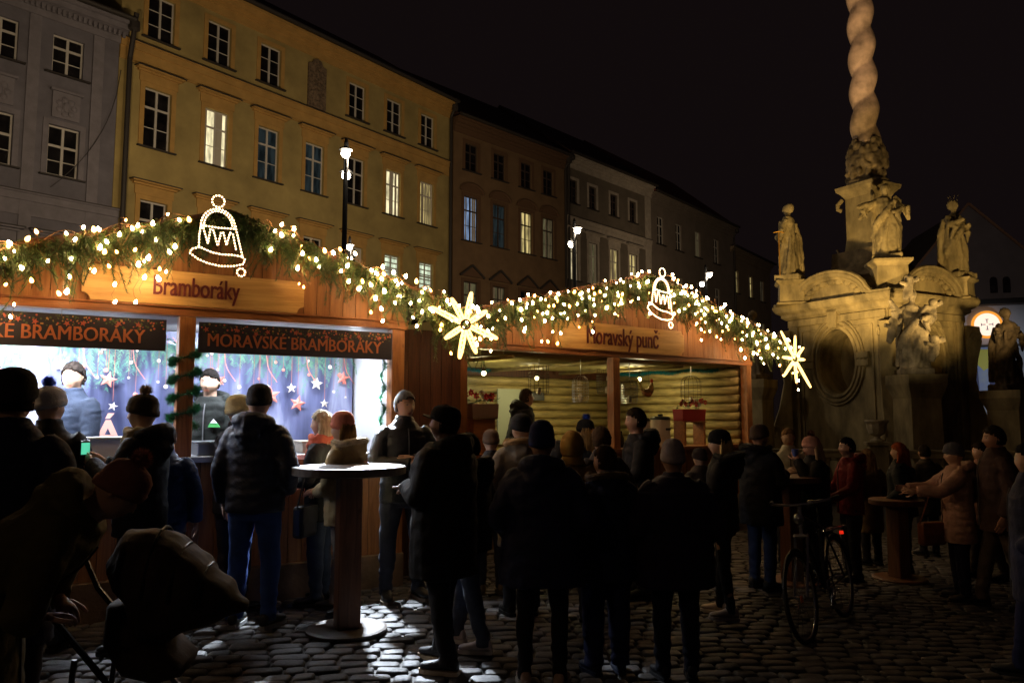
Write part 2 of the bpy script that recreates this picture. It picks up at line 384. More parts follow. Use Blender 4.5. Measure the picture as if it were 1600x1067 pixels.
# --- plain house
WP = mat('beige_plaster', (.20, .165, .14), .9, nscale=1, namt=.12)
pt = [1.4, 4.2, 7.35, 10.68]
rows = [(13.7, 15.7, .95, pt, None, True), (9.6, 11.7, .95, pt, None, True), (5.4, 7.6, .95, pt, None, True)]
ph, _ = house('plain_house', 'plain beige house with dark sash windows under a steep red tiled roof', (9.74, 54), 50.91, 14.04, 17.2, 11, WP, TB, None, rows, M_roofred, 5, (), cornice=WP, pipe=13.95)
for k, t in enumerate(pt):
    window(ph, t, 13.7, 15.7, .95, 'dim' if k == 2 else 'dark', None, None); window(ph, t, 9.6, 11.7, .95, 'dark', None, None); window(ph, t, 5.4, 7.6, .95, 'dark', None, None)
# --- low far house
lt = [1.63, 5.1, 8.17]
WL = mat('cream_plaster', (.26, .20, .13), .9, nscale=1, namt=.12)
rows = [(11.9, 13.8, .95, lt, None, True), (8, 9.9, .95, lt, None, True)]
lh, _ = house('low_cream_house', 'small cream house with warm lit windows at the far end of the row', (18.11, 64.5), 53.89, 10.5, 15.6, 9, WL, TB, None, rows, M_roof, .5, (), cornice=WL)
for k, t in enumerate(lt): window(lh, t, 11.9, 13.8, .95, 'warm' if k < 2 else 'dim', None, None); window(lh, t, 8, 9.9, .95, 'dim', None, None)
# --- white baroque house at the left
WW = mat('pale_plaster', (.155, .15, .185), .9, nscale=1.3, namt=.16, bump=.3, bscale=18)
TW2 = mat('pale_trim', (.20, .19, .225), .9, nscale=3, namt=.12, bump=.4, bscale=30)
lt = [1.2, 3.3, 5.3, 7.25]
rows = [(12.75, 14.05, .95, lt, None, True), (9.35, 11.0, .95, lt, None, True), (4.6, 6.8, 1, lt, None, True)]
wh, _ = house('pale_house', 'pale grey baroque house with stucco ornament at the left end of the row', (-19.42, 19.5), 49.53, 9.07, 15.2, 10, WW, TW2, None, rows, M_roof, 3, (8.6,), cornice=TW2, quoin=((2.1, 2.5), (4.1, 4.5), (6.05, 6.4), (8.0, 8.35)))
for k, t in enumerate(lt):
    window(wh, t, 12.75, 14.05, .95, 'dark', None, None)
    window(wh, t, 9.35, 11.0, .95, 'dark', TW2, None, transom=.6); window(wh, t, 4.6, 6.8, 1, 'dark', TW2, 'flat')
    s = MB()
    s.box((t-.5, -.16, 12.12), (t+.5, -.003, 12.2)); s.box((t-.42, -.07, 11.25), (t+.42, -.003, 12.118))
    for q in range(7): s.sphere((t+.24*cos(q*.9), -.08, 11.65+.25*sin(q*.9)), (.1, .05, .1), 7, 5)
    s.sphere((t, -.09, 11.65), (.12, .06, .16), 8, 6); s.obj('stucco_panel', TW2, wh)
d = MB()
for q in range(56): d.box((.05+q*.16, -.27, 14.62), (.14+q*.16, -.185, 14.82))
d.obj('dentil_frieze', TW2, wh)
g = MB(); g.tube([(8.9-.5*t*t*.02-.1*t, -.1, 13.5-4.6*(t/10)**.7) for t in range(11)], .014, 4); g.obj('wall_cable', M_flash, wh)
g = MB(); g.tube([(9.15, -.55, 15.5), (9.15, -.35, 14.6), (9.15, -.18, 14.0), (9.15, -.18, 0)], .09, 8); g.lathe([(.1, 0), (.2, .06), (.2, .34), (.12, .4)], (9.15, -.4, 14.9), 8); g.obj('downpipe', M_flash, wh)

# ================================================================ street lamps
M_pole = mat('lamp_pole_metal', (.025, .025, .025), .45, metal=.7)
M_globe = emis('lamp_globe_glow', (1, .86, .66), 38)
for i, (x, y, z) in enumerate(LAMPS):
    M = Matrix.Translation((x, y, zg(x)-.03)) @ Matrix.Rotation(R(-79), 4, 'Z'); z = z-zg(x)
    root = empty('street_lamp', M, ['tall twin globe street lamp before the yellow house, globes well above the roofs', 'twin globe street lamp glowing in front of the grey house', 'small far twin globe street lamp behind the punch stall roof', 'low twin globe street lamp just above the garland, before the yellow house'][i], 'street lamp', 'twin globe street lamps')
    p = MB(); p.lathe([(.14, 0), (.14, .5), (.09, .6), (.065, 1.2), (.05, z+.45), (.02, z+.55)], n=10); p.obj('pole', M_pole, root)
    a = MB(); a.tube([(-.34, 0, z-.08), (0, 0, z-.24), (.34, 0, z+.10)], .02, 6); a.obj('arm', M_pole, root)
    for s, dz in ((-1, -.12), (1, .14)):
        l = MB(); l.lathe([(.05, dz+.1), (.13, dz+.06), (.14, dz+.03), (.05, dz+.02)], (s*.34, 0, z), 12); h_ = l.obj('lamp_head', M_pole, root)
        l = MB(); l.sphere((s*.34, 0, z+dz-.04), .095, 12, 8); l.obj('globe', M_globe, h_, smooth=True)

# ================================================================ church with lit shopfront behind the monument
CM = mat('church_plaster', (.085, .075, .075), .9, nscale=1, namt=.12); WHT = mat('white_render', (.36, .36, .37), .9, nscale=1, namt=.08)
cx, cy = (1527-800)/F*45, 45
root = empty('church', Matrix.Translation((cx, cy, -.4)) @ Matrix.Rotation(R(-8), 4, 'Z'), 'dark gabled church front with round arched windows beyond the monument', 'church')
m = MB(); m.prism([(-5.2, 0), (9, 0), (9, 5.6), (0, 14.2), (-5.2, 8)], 0, 9); m.obj('wall', CM, root)
m = MB(); m.tube([(-5.4, -.1, 7.75), (0, -.1, 14.3)], .09, 4); m.tube([(0, -.1, 14.3), (9.2, -.1, 5.4)], .09, 4); m.obj('gable_coping', TB, root)
for x in (1.15, 1.85):
    m = MB(); m.prism([(x-.2, 9.0)]+[(x+.2*cos(pi-q*pi/6), 9.75+.2*sin(pi*q/6)) for q in range(7)][::1]+[(x+.2, 9.0)], -.03, .1); m.obj('window', M_glass, root)
px, py = (1560-800)/F*34, 34
rk = empty('white_annex', Matrix.Translation((px, py, -.4)) @ Matrix.Rotation(R(-20), 4, 'Z'), 'low white building with dark ledge roof lit by cool light, right of the monument', 'building')
m = MB(); m.box((-3.2, 0, 0), (5, 4, 6.75)); m.obj('wall', WHT, rk)
m = MB(); m.box((-3.5, -.5, 6.76), (5.3, 4.3, 7.0)); m.obj('roof', M_flash, rk)
m = MB(); m.box((-2.1, -.12, 4.95), (4, -.003, 5.03)); m.obj('ledge', M_flash, rk)
m = MB(); m.lathe([(.66, 0), (.66, .08)], n=40); m2 = m
s = empty('round_emblem_sign', Matrix.Translation((px-.45, py-.12, 5.5)) @ Matrix.Rotation(R(-20), 4, 'Z') @ Matrix.Rotation(R(90), 4, 'X'), 'round backlit sign with orange ring and blue cross on the white wall', 'sign')
m = MB(); m.lathe([(.60, 0), (.60, .06), (.50, .065)], n=40); m.obj('ring', emis('sign_orange', (1, .36, .04), 1.0), s)
m = MB(); m.lathe([(.49, .0), (.49, .08)], n=40); f_ = m.obj('face', emis('sign_face', (1, .78, .62), 1.25), s)
m = MB()
for q in range(4):
    a = q*pi/2; m.tube([(.06*cos(a), .06*sin(a), .09), (.22*cos(a), .22*sin(a), .09)], .018, 5); m.tube([(.22*cos(a)+.06*sin(a), .22*sin(a)-.06*cos(a), .09), (.22*cos(a)-.06*sin(a), .22*sin(a)+.06*cos(a), .09)], .016, 5)
m.obj('cross', mat('sign_blue', (.12, .05, .3), .6), s)
bl = empty('mosaic_panel', Matrix.Translation((px-.75, py+.0, .9)) @ Matrix.Rotation(R(-20), 4, 'Z'), 'colourful arched picture panel in yellow and blue below the round sign', 'picture panel')
m = MB(); m.prism([(-.9, 1.6), (.9, 1.6), (.9, 3.3), (.75, 3.62), (-.75, 3.62), (-.9, 3.3)], -.06, -.02); m.obj('panel', mat('mosaic_blue', (.10, .13, .24), .6, nscale=3, namt=.9, col2=(.32, .34, .36)), bl)
m = MB(); m.prism([(-.8, 2.75), (-.3, 3.1), (.1, 2.6), (.8, 3.0), (.8, 3.5), (-.7, 3.55)], -.07, -.062); m.obj('yellow_field', mat('mosaic_yellow', (.55, .48, .05), .6), bl)
m = MB(); m.prism([(-.45, 1.8), (-.1, 1.8), (-.12, 2.7), (-.25, 2.95), (-.42, 2.7)], -.08, -.071); m.prism([(.3, 1.7), (.6, 1.7), (.55, 2.5), (.42, 2.75), (.3, 2.5)], -.08, -.071); m.obj('dark_shapes', mat('mosaic_dark', (.03, .03, .10), .6), bl)
lamp('annex_wall_light', 'SPOT', (px-1.2, py-3.6, 3.4), 160, (.72, .82, 1), .2, aim=(px-.4, py, 3.4), spot=95)

# ================================================================ remesh helper
def remeshed(mb, voxel, smooth=3, sf=.5):
    me = bpy.data.meshes.new('r'); me.from_pydata(mb.v, [], mb.f); me.update()
    o = bpy.data.objects.new('r', me); col.objects.link(o)
    r = o.modifiers.new('r', 'REMESH'); r.mode = 'VOXEL'; r.voxel_size = voxel; r.adaptivity = 0
    if smooth: s = o.modifiers.new('s', 'SMOOTH'); s.iterations = smooth; s.factor = sf
    dg = bpy.context.evaluated_depsgraph_get(); dg.update()
    out = bpy.data.meshes.new_from_object(o.evaluated_get(dg)); bpy.data.objects.remove(o); bpy.data.meshes.remove(me)
    out.polygons.foreach_set('use_smooth', [True]*len(out.polygons)); return out
def displace(me, fn):
    """move every vertex along its normal by fn(co)"""
    ns = [v.normal.copy() for v in me.vertices]
    for v, n in zip(me.vertices, ns): v.co += n*fn(v.co)
    me.update()

# ================================================================ column monument
ST = mat('baroque_sandstone', (.34, .27, .13), .85, nscale=1.5, namt=.42, bump=.7, bscale=9, stretch=(1.6, 1.6, .7))
ST2 = mat('column_sandstone', (.50, .36, .24), .8, nscale=2.5, namt=.38, bump=.4, bscale=14)
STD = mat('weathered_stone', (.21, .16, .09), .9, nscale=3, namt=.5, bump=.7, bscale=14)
MX, MY = 11.0, 23.7; MZ = zg(MX)
MM = Matrix.Translation((MX, MY, MZ)) @ Matrix.Rotation(math.atan2(-.878, .482), 4, 'Z')
mon = empty('plague_column', MM, 'baroque sandstone column monument with twisted floodlit shaft and oval openings', 'monument')
ZC = 4.95-MZ; ZW = ZC-.35       # cornice top, wall top (local)
HW = 1.72
def face_panel(i):
    """one side of the block: wall with an oval opening, pilasters, keystone, arched pediment"""
    Mf = Matrix.Rotation(i*pi/2, 4, 'Z'); m = MB(); n = 32; rx, rz, zc = .62, .95, 3.55; y = -HW
    W2 = HW
    el = [(rx*cos(2*pi*k/n), y, zc+rz*sin(2*pi*k/n)) for k in range(n)]
    def out(k):
        a = 2*pi*k/n; c, s = cos(a), sin(a); t = min(W2/max(abs(c), 1e-6), (ZW-zc if s > 0 else zc)/max(abs(s), 1e-6)); return (c*t, y, zc+s*t)
    bd = [out(k) for k in range(n)]
    for k in range(n):
        k2 = (k+1) % n; m.add([el[k], bd[k], bd[k2], el[k2]], [(0, 1, 2, 3)]); a, b = bd[k], bd[k2]
        if abs(a[0]-b[0]) > 1e-4 and abs(a[2]-b[2]) > 1e-4: m.add([a, (math.copysign(W2, a[0]+b[0]), y, ZW if a[2] > zc else 0), b], [(0, 1, 2)])
        p, q = Vector(el[k]), Vector(el[k2]); m.add([p, q, q+Vector((0, .95, 0)), p+Vector((0, .95, 0))], [(0, 1, 2, 3)])
    m.add([(-.9, y+.95, zc-1.1), (.9, y+.95, zc-1.1), (.9, y+.95, zc+1.1), (-.9, y+.95, zc+1.1)], [(0, 1, 2, 3)])
    m.v = [tuple(Mf @ Vector(v)) for v in m.v]; m.obj('side_wall', ST, mon)
    t = MB()
    for f, r, yy in ((1.12, .055, .02), (1.34, .06, .04), (1.5, .04, .03)): t.tube([(rx*f*cos(2*pi*k/n), y-yy, zc+(rz+rx*(f-1))*sin(2*pi*k/n)) for k in range(n)], r, 6, closed=True)
    t.prism([(-.13, zc+rz+.02), (.13, zc+rz+.02), (.2, zc+rz+.75), (-.2, zc+rz+.75)], y-.16, y-.002)
    for s in (-1, 1):
        for q in range(2): t.box((s*(rx+.12) if s > 0 else -(rx+.5), y-.12, zc+.05-q*.22), (rx+.5 if s > 0 else -(rx+.12), y-.002, zc+.22-q*.22))
        t.box((s*1.5-.16, y-.07, .9), (s*1.5+.16, y-.002, ZW-.3)); t.box((s*1.22-.025, y-.04, 1.3), (s*1.22+.025, y-.002, ZW-.45))
    t.box((-1.22, y-.04, ZW-.5), (1.22, y-.002, ZW-.45)); t.box((-1.68, y-.09, ZW-.3), (1.68, y-.002, ZW-.1)); t.box((-1.68, y-.1, .7), (1.68, y-.002, .95)); t.box((-1.74, y-.18, .0), (1.74, y-.002, .68))
    t.v = [tuple(Mf @ Vector(v)) for v in t.v]; t.obj('stone_moulding', ST, mon, bevel=.01)
    p = MB(); A = [( 1.25*cos(pi-pi*k/14), ZC-.05+.78*sin(pi*k/14)) for k in range(15)]
    p.prism(A, -HW-.08, -HW+.6)
    for o, r in ((.0, .085), (.09, .06), (-.1, .05)): p.tube([(-2.02, -HW-.22-o*.5, ZC-.05+o)]+[(-1.45, -HW-.22-o*.5, ZC-.04+o)]+[(a*(1+o*.6), -HW-.22-o*.5, b+o) for a, b in A[1:-1]]+[(1.45, -HW-.22-o*.5, ZC-.04+o), (2.02, -HW-.22-o*.5, ZC-.05+o)], r, 6)
    rnd = random.Random(i)
    for k in range(11): a = pi*k/10; p.sphere((.95*cos(a), -HW-.12, ZC+.02+.52*sin(a)), (.13+.05*rnd.random(), .08, .10), 7, 5)
    p.v = [tuple(Mf @ Vector(v)) for v in p.v]; p.obj('arched_pediment', ST, mon, smooth=False)
for i in range(4): face_panel(i)
# corner scroll buttresses
for i in range(4):
    Mf = Matrix.Rotation(i*pi/2+pi/4, 4, 'Z'); m = MB(); d = -HW*1.41; 
    prof = [(-.0, .0), (-.85, .0), (-.85, .9), (-.75, 1.0), (-.6, 1.5), (-.36, 2.2), (-.2, 3.0), (-.28, 3.6), (-.40, 4.1), (-.36, 4.55), (0, 4.6)]
    vs = [(-.28, d+y, z) for y, z in prof]+[(.28, d+y, z) for y, z in prof]; n = len(prof)
    m.add(vs, [tuple(range(n)), tuple(range(2*n-1, n-1, -1))]+[(k, k+n, (k+1) % n+n, (k+1) % n) for k in range(n)])
    for s in (-1, 1):
        sp = [(s*.30, d-.26+(.20-.019*k)*cos(k*.75), 4.25+(.20-.019*k)*sin(k*.75)) for k in range(10)]; m.tube(sp, .035, 5)
        sp = [(s*.30, d-.50+(.22-.024*k)*cos(k*.75), 1.45+(.26-.024*k)*sin(k*.75)) for k in range(10)]; m.tube(sp, .04, 5)
    m.v = [tuple(Mf @ Vector(v)) for v in m.v]; m.obj('scroll_buttress', ST, mon, bevel=.015)
c = MB(); c.sq([(HW+.05, ZW-.08), (HW+.16, ZW), (HW+.16, ZW+.08), (HW+.28, ZW+.16), (HW+.34, ZW+.28), (HW+.34, ZW+.35)]); c.obj('cornice', ST, mon)
c = MB(); c.sq([(HW+.1, ZC+.002), (HW-.1, ZC+.25), (HW-.4, ZC+.62), (HW-.6, ZC+.75), (.95, ZC+.95), (.8, ZC+1.15), (.78, ZC+1.6)]); c.obj('attic', STD, mon)
# upper pier, its cap, acanthus drum
zp = 6.2-MZ
c = MB(); c.sq([(.72, zp-.2), (.72, zp+.15), (.62, zp+.25), (.52, zp+.4), (.47, zp+.8), (.47, zp+2.05), (.50, zp+2.1), (.56, zp+2.2), (.66, zp+2.3), (.68, zp+2.42)]); 
for s in (-1, 1):
    for q in (-1, 1): c.tube([(s*.52, q*.52, zp+2.05), (s*.62, q*.62, zp+1.9), (s*.62, q*.62, zp+1.75), (s*.54, q*.54, zp+1.7)], .07, 6)
c.obj('upper_pier', ST, mon, bevel=.015)
zd = zp+2.425
dm = MB(); dm.lathe([(.62, zd), (.62, zd+.12), (.5, zd+.2), (.46, zd+.35), (.56, zd+.55), (.60, zd+.85), (.52, zd+1.0), (.42, zd+1.1), (.46, zd+1.2), (.40, zd+1.35)], n=24)
rnd = random.Random(5)
for k in range(90):
    a = rnd.random()*6.28; z = zd+.25+rnd.random()*1.15; r_ = .56-.18*max(0, (z-zd-.9)/.5); dm.sphere((r_*cos(a), r_*sin(a), z), (.09, .09, .10+.08*rnd.random()), 7, 5)
me = remeshed(dm, .035, 2); me.materials.append(STD); displace(me, lambda p: .03*noise.noise(p*7)); mobj('carved_drum', me, mon)
# twisted shaft
tw = MB(); z0 = zd+1.3; rr = []; nz = 150
for k in range(nz+1):
    z = z0+k*.06; ph = 2*pi*(z-z0)/1.06; r0 = .40-.008*(z-z0); ring = []
    for j in range(32):
        a = 2*pi*j/32; r_ = r0*(.80+.26*abs(cos((a-ph)/2))**.7); ring.append((.02*cos(ph)+r_*cos(a), .02*sin(ph)+r_*sin(a), z))
    rr.append(ring)
tw.rings(rr); tw.obj('twisted_column', ST2, mon, smooth=True)

# ---------------- draped statues
def statue(u, Y, zbase, h, yaw, label, arms, mt, lean=0, extra=None, ped=None, seed=1, cat='statue', grp='stone saints round the column monument'):
    x = (u-800)/F*Y; s = h/1.9; m = MB(); rnd = random.Random(seed)
    hip = .12 if seed % 2 else -.12
    m.tube([(0, 0, 0), (hip*.5, 0, .3), (hip, .0, .75), (hip*.7, 0, .95), (0, 0, 1.1), (-hip*.4, 0, 1.35), (-hip*.2, 0, 1.48), (0, .0, 1.55)], [(.30, .24), (.27, .21), (.24, .19), (.215, .17), (.19, .15), (.23, .16), (.19, .13), (.07, .07)], 16, up=(1, 0, 0))
    m.tube([(0, 0, 1.5), (0, .02, 1.64)], .06, 10); m.sphere((0, .03, 1.74), (.088, .105, .125), 14, 10); m.sphere((0, -.04, 1.76), (.11, .11, .13), 10, 8); m.sphere((0, .13, 1.72), (.02, .03, .03), 6, 5)
    for (e, w_) in arms:
        sx = 1 if e[0] > 0 else -1; sh = (sx*.2, 0, 1.42); m.tube([sh, e, w_], [.085, .085, .05], 10); m.sphere(w_, .05, 8, 6); m.tube([e, ((e[0]+w_[0])/2, (e[1]+w_[1])/2, (e[2]+w_[2])/2-.12), (e[0]*1.0, e[1], e[2]-.34)], [.06, .075, .02], 8)
    for k in range(9):      # deep folds
        a = rnd.random()*6.28; a2 = a+rnd.uniform(-.9, .9); z1 = rnd.uniform(.8, 1.3)
        m.tube([(.27*cos(a), .21*sin(a), 0.02), (.26*cos((a+a2)/2), .22*sin((a+a2)/2), z1*.5), (hip*.6+.2*cos(a2), .16*sin(a2), z1)], [.07, .055, .03], 7)
    m.tube([(-.22, .12, 1.4), (0, .2, 1.1), (.24, .14, .8), (.3, 0, .55), (.22, -.2, .4)], [.05, .07, .09, .08, .04], 8)
    m.tube([(.2, -.1, 1.4), (.28, -.16, 1.0), (.26, -.18, .5), (.3, -.2, .1)], [.06, .09, .1, .08], 8)
    if extra: extra(m)
    m.box((-.34, -.3, -.10), (.34, .3, .04))
    me = remeshed(m, .021, 1); displace(me, lambda p: .034*(abs(noise.noise(Vector((p.x*9, p.y*9, p.z*3.0+seed))))-.2)*(1 if p.z < 1.5 else .25)+.008*noise.noise(p*16)); me.materials.append(mt)
    M = Matrix.Translation((x, Y, zbase)) @ Matrix.Rotation(R(yaw), 4, 'Z') @ Matrix.Rotation(R(lean), 4, 'X') @ Matrix.Scale(s, 4)
    o = mobj('statue', me, None, M); sset(o, label, cat, grp)
    if ped:
        w0, z0 = ped; p = MB(); H_ = zbase-.10*s-z0
        p.sq([(w0*1.25, 0), (w0*1.25, H_*.08), (w0, H_*.13), (w0*.96, H_*.80), (w0*1.1, H_*.86), (w0*1.24, H_*.92), (w0*1.24, H_-.004)]); sset(p.obj('statue_pedestal', ST, M=Matrix.Translation((x, Y, z0)) @ Matrix.Rotation(R(yaw+20), 4, 'Z'), bevel=.015), 'moulded stone pedestal under the '+label.replace('stone ', '', 1).split(' on ')[0], 'pedestal')
    return o
gold = mat('gilded_metal', (.7, .36, .05), .35, metal=.7)
statue(1240, 24.0, 5.83, 2.35, 55, 'stone robed saint leaning on a gilded staff at the left corner', [((.36, .05, 1.12), (.22, .3, 1.0)), ((-.3, .1, 1.12), (-.05, .3, 1.02))], ST, seed=3, ped=(.36, 4.95))
m = MB(); m.tube([(0, 0, 0), (0, 0, 1.35)], .018, 6); m.tube([(-.16, 0, 1.33), (0, 0, 1.36), (.16, 0, 1.33)], .02, 6); xx = (1224-800)/F*23.5; sset(m.obj('gilded_staff', gold, M=Matrix.Translation((xx, 23.5, 5.80))), 'thin gilded staff with crossbar held by the left corner saint', 'staff')
def wing(m): m.tube([(-.2, -.1, 1.35), (-.45, -.12, 1.2), (-.5, -.1, .9)], [.05, .12, .04], 8); m.tube([(.25, -.05, 1.3), (.5, 0, 1.25), (.6, .1, 1.0)], [.06, .1, .05], 8)
statue(1396, 21.9, 6.05, 2.15, 150, 'stone striding saint with outstretched arm before the upper pier', [((.42, .15, 1.35), (.62, .3, 1.28)), ((-.34, .15, 1.15), (-.2, .34, 1.05))], ST, seed=4, extra=wing, ped=(.42, 4.95))
def crown(m):
    for k in range(7): a = k*.9; m.tube([(.08*cos(a), .02+.08*sin(a), 1.85), (.11*cos(a), .02+.11*sin(a), 1.98)], .014, 4)
statue(1503, 23.0, 5.72, 2.3, 205, 'stone crowned saint with cloak at the right corner', [((.33, .12, 1.2), (.15, .34, 1.3)), ((-.3, .12, 1.15), (-.1, .32, 1.2))], ST, seed=5, extra=crown, ped=(.38, 4.95))
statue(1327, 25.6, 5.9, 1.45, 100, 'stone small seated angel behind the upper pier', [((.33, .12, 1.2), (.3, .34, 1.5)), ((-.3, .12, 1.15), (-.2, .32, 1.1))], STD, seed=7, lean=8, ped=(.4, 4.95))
def cherubs(m):
    for cx, cy, cz in ((-.42, .05, 1.35), (.45, .1, .95), (-.4, .15, .5), (.1, .25, 1.9)):
        m.sphere((cx, cy, cz+.2), .1, 10, 8); m.tube([(cx, cy, cz+.12), (cx+.03, cy, cz-.12), (cx+.12, cy+.1, cz-.3)], [.08, .11, .06], 9); m.tube([(cx, cy, cz+.05), (cx+.2, cy+.1, cz+.1)], .05, 7); m.tube([(cx, cy-.05, cz+.08), (cx-.2, cy-.1, cz+.22)], [.04, .08], 7)
statue(1431, 19.9, 2.72, 2.1, 165, 'stone pale saint among cherubs before the near corner', [((.36, .1, 1.35), (.5, .2, 1.6)), ((-.3, .2, 1.2), (-.1, .4, 1.15))], mat('pale_marble', (.30, .245, .15), .8, nscale=4, namt=.5, bump=.5, bscale=12), seed=8, extra=cherubs, ped=(.42, MZ))
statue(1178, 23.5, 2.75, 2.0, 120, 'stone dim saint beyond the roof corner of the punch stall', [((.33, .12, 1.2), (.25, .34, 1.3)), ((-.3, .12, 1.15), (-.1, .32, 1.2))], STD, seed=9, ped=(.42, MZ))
statue(1577, 20.6, 2.35, 2.1, 190, 'stone dark saint silhouetted before the round lit sign', [((.4, .2, 1.3), (.7, .5, 1.3)), ((-.3, .12, 1.15), (-.1, .32, 1.2))], mat('silhouette_stone', (.09, .065, .04), .9, nscale=4, namt=.5, bump=.5), seed=11, ped=(.42, MZ))  # silhouette shade put into the colour of this saint's stone
# ---------------- balustrade with urns
BA = Matrix.Translation(((1330-800)/F*18.3, 18.3, MZ)) @ Matrix.Rotation(R(-14), 4, 'Z')
bal = empty('stone_balustrade', BA, 'low stone balustrade running in front of the monument', 'balustrade')
m = MB(); m.box((-2.4, -.14, 1.02), (5.6, .14, 1.14)); m.box((-2.4, -.17, 1.142), (5.6, .17, 1.2)); m.obj('top_rail', ST, bal, bevel=.01); m = MB(); m.box((-2.4, -.18, 0), (5.6, .18, .25)); m.obj('base_rail', ST, bal)
k = 0; x = -2.2; first = None
while x < 5.5:
    if all(abs(x-q) > .26 for q in (.5, 4.1)):
        if first is None:
            m = MB(); m.lathe([(.09, .252), (.09, .3), (.05, .34), (.10, .5), (.11, .6), (.05, .8), (.04, .9), (.08, .97), (.08, 1.018)], n=10); first = m.obj('baluster', ST, bal, Matrix.Translation((x, 0, 0)), smooth=True)
        else: c_ = first.copy(); col.objects.link(c_); c_.parent = bal; c_.matrix_local = Matrix.Translation((x, 0, 0))
    x += .27
for x in (.5, 4.1): m = MB(); m.box((x-.2, -.22, .0), (x+.2, .22, 1.3)); m.box((x-.26, -.27, 1.301), (x+.26, .27, 1.38)); m.obj('pier', ST, bal, bevel=.01)
for x, lb in ((.5, 'fluted stone urn on the balustrade left of the near corner statue'), (4.1, 'fluted stone urn on the balustrade at the right edge')):
    um = MB(); n = 20; rr = []
    for r_, z in [(.14, 0), (.15, .04), (.07, .08), (.06, .12), (.16, .18), (.20, .30), (.21, .40), (.26, .46), (.25, .50), (.18, .50)]:
        rr.append([((r_*(1+(.07 if (j % 2 and .12 < z < .42) else 0)))*Vector((cos(2*pi*j/n), sin(2*pi*j/n), 0))+Vector((0, 0, z))) for j in range(n)])
    um.rings(rr); o = um.obj('stone_urn', mat('pale_urn_stone', (.45, .38, .24), .8, nscale=5, namt=.2), M=BA @ Matrix.Translation((x, 0, 1.384))); sset(o, lb, 'urn', 'stone urns on the balustrade')

# ================================================================ fir greenery, bulbs, tinsel
def fir_mesh(twigs, nl=.035, per=26, seed=1, cols=3):
    """twigs: list of (start, end) – each a stem with needles all round; returns MB with material slots stem, green a, green b"""
    rnd = random.Random(seed); mb = MB()
    for (a, b) in twigs:
        a = Vector(a); b = Vector(b); d = b-a; L_ = d.length
        if L_ < .01: continue
        dn = d.normalized(); u = dn.orthogonal().normalized(); v = dn.cross(u)
        mb.tube([a, a+d*.5+Vector((0, 0, -.01)), b], .0025, 3, m=0); mi = rnd.choice((1, 1, 2))
        for k in range(int(per*L_/.15)):
            s = rnd.random(); q = rnd.random()*2*pi; o = a+d*s
            r = (u*cos(q)+v*sin(q)); tip = o+(r*.8+dn*.75)*nl*(1-.35*s)*rnd.uniform(.7, 1.1); sd = r.cross(dn)*.0022
            mb.add([o-sd, o+sd, tip], [(0, 1, 2)], mi)
    return mb
M_twig = mat('twig_bark', (.09, .05, .025), .8)
M_fa = mat('fir_green', (.055, .12, .03), .55); M_fb = mat('fir_light_green', (.13, .19, .045), .55)
M_cable = mat('brown_cable', (.25, .13, .05), .6)
M_bulb = emis('bulb_glow', (1, .62, .30), 120)
M_rope = emis('rope_light_glow', (1, .62, .26), 7.5)
M_tube = emis('star_tube_glow', (1, .58, .17), 4.5)
def spine(o, l, n, label, grp, M):
    pass
def rake_twigs(x0, z0, x1, z1, hang=.26, n=130, seed=2, y=-.14, up=.07):
    rnd = random.Random(seed); tw = []
    for k in range(n):
        s = rnd.random(); x = x0+(x1-x0)*s; z = z0+(z1-z0)*s+rnd.uniform(0, up); L_ = rnd.uniform(.1, .2)
        clump = .6+.5*sin(s*23+seed)**2
        a = (x+rnd.uniform(-.05, .05), y+rnd.uniform(-.07, .06), z-rnd.uniform(.0, .12)*clump)
        dx = rnd.uniform(-.8, .8); dz = -rnd.uniform(.2, 1.1)*(hang/.22)*clump
        tw.append((a, (a[0]+dx*L_, a[1]+rnd.uniform(-.7, .25)*L_, a[2]+dz*L_)))
        b = tw[-1][1]; dx2 = rnd.uniform(-1, 1)
        tw.append((b, (b[0]+dx2*L_*.5, b[1]-rnd.random()*.04, b[2]-L_*rnd.uniform(.3, .9)*clump)))
    return tw
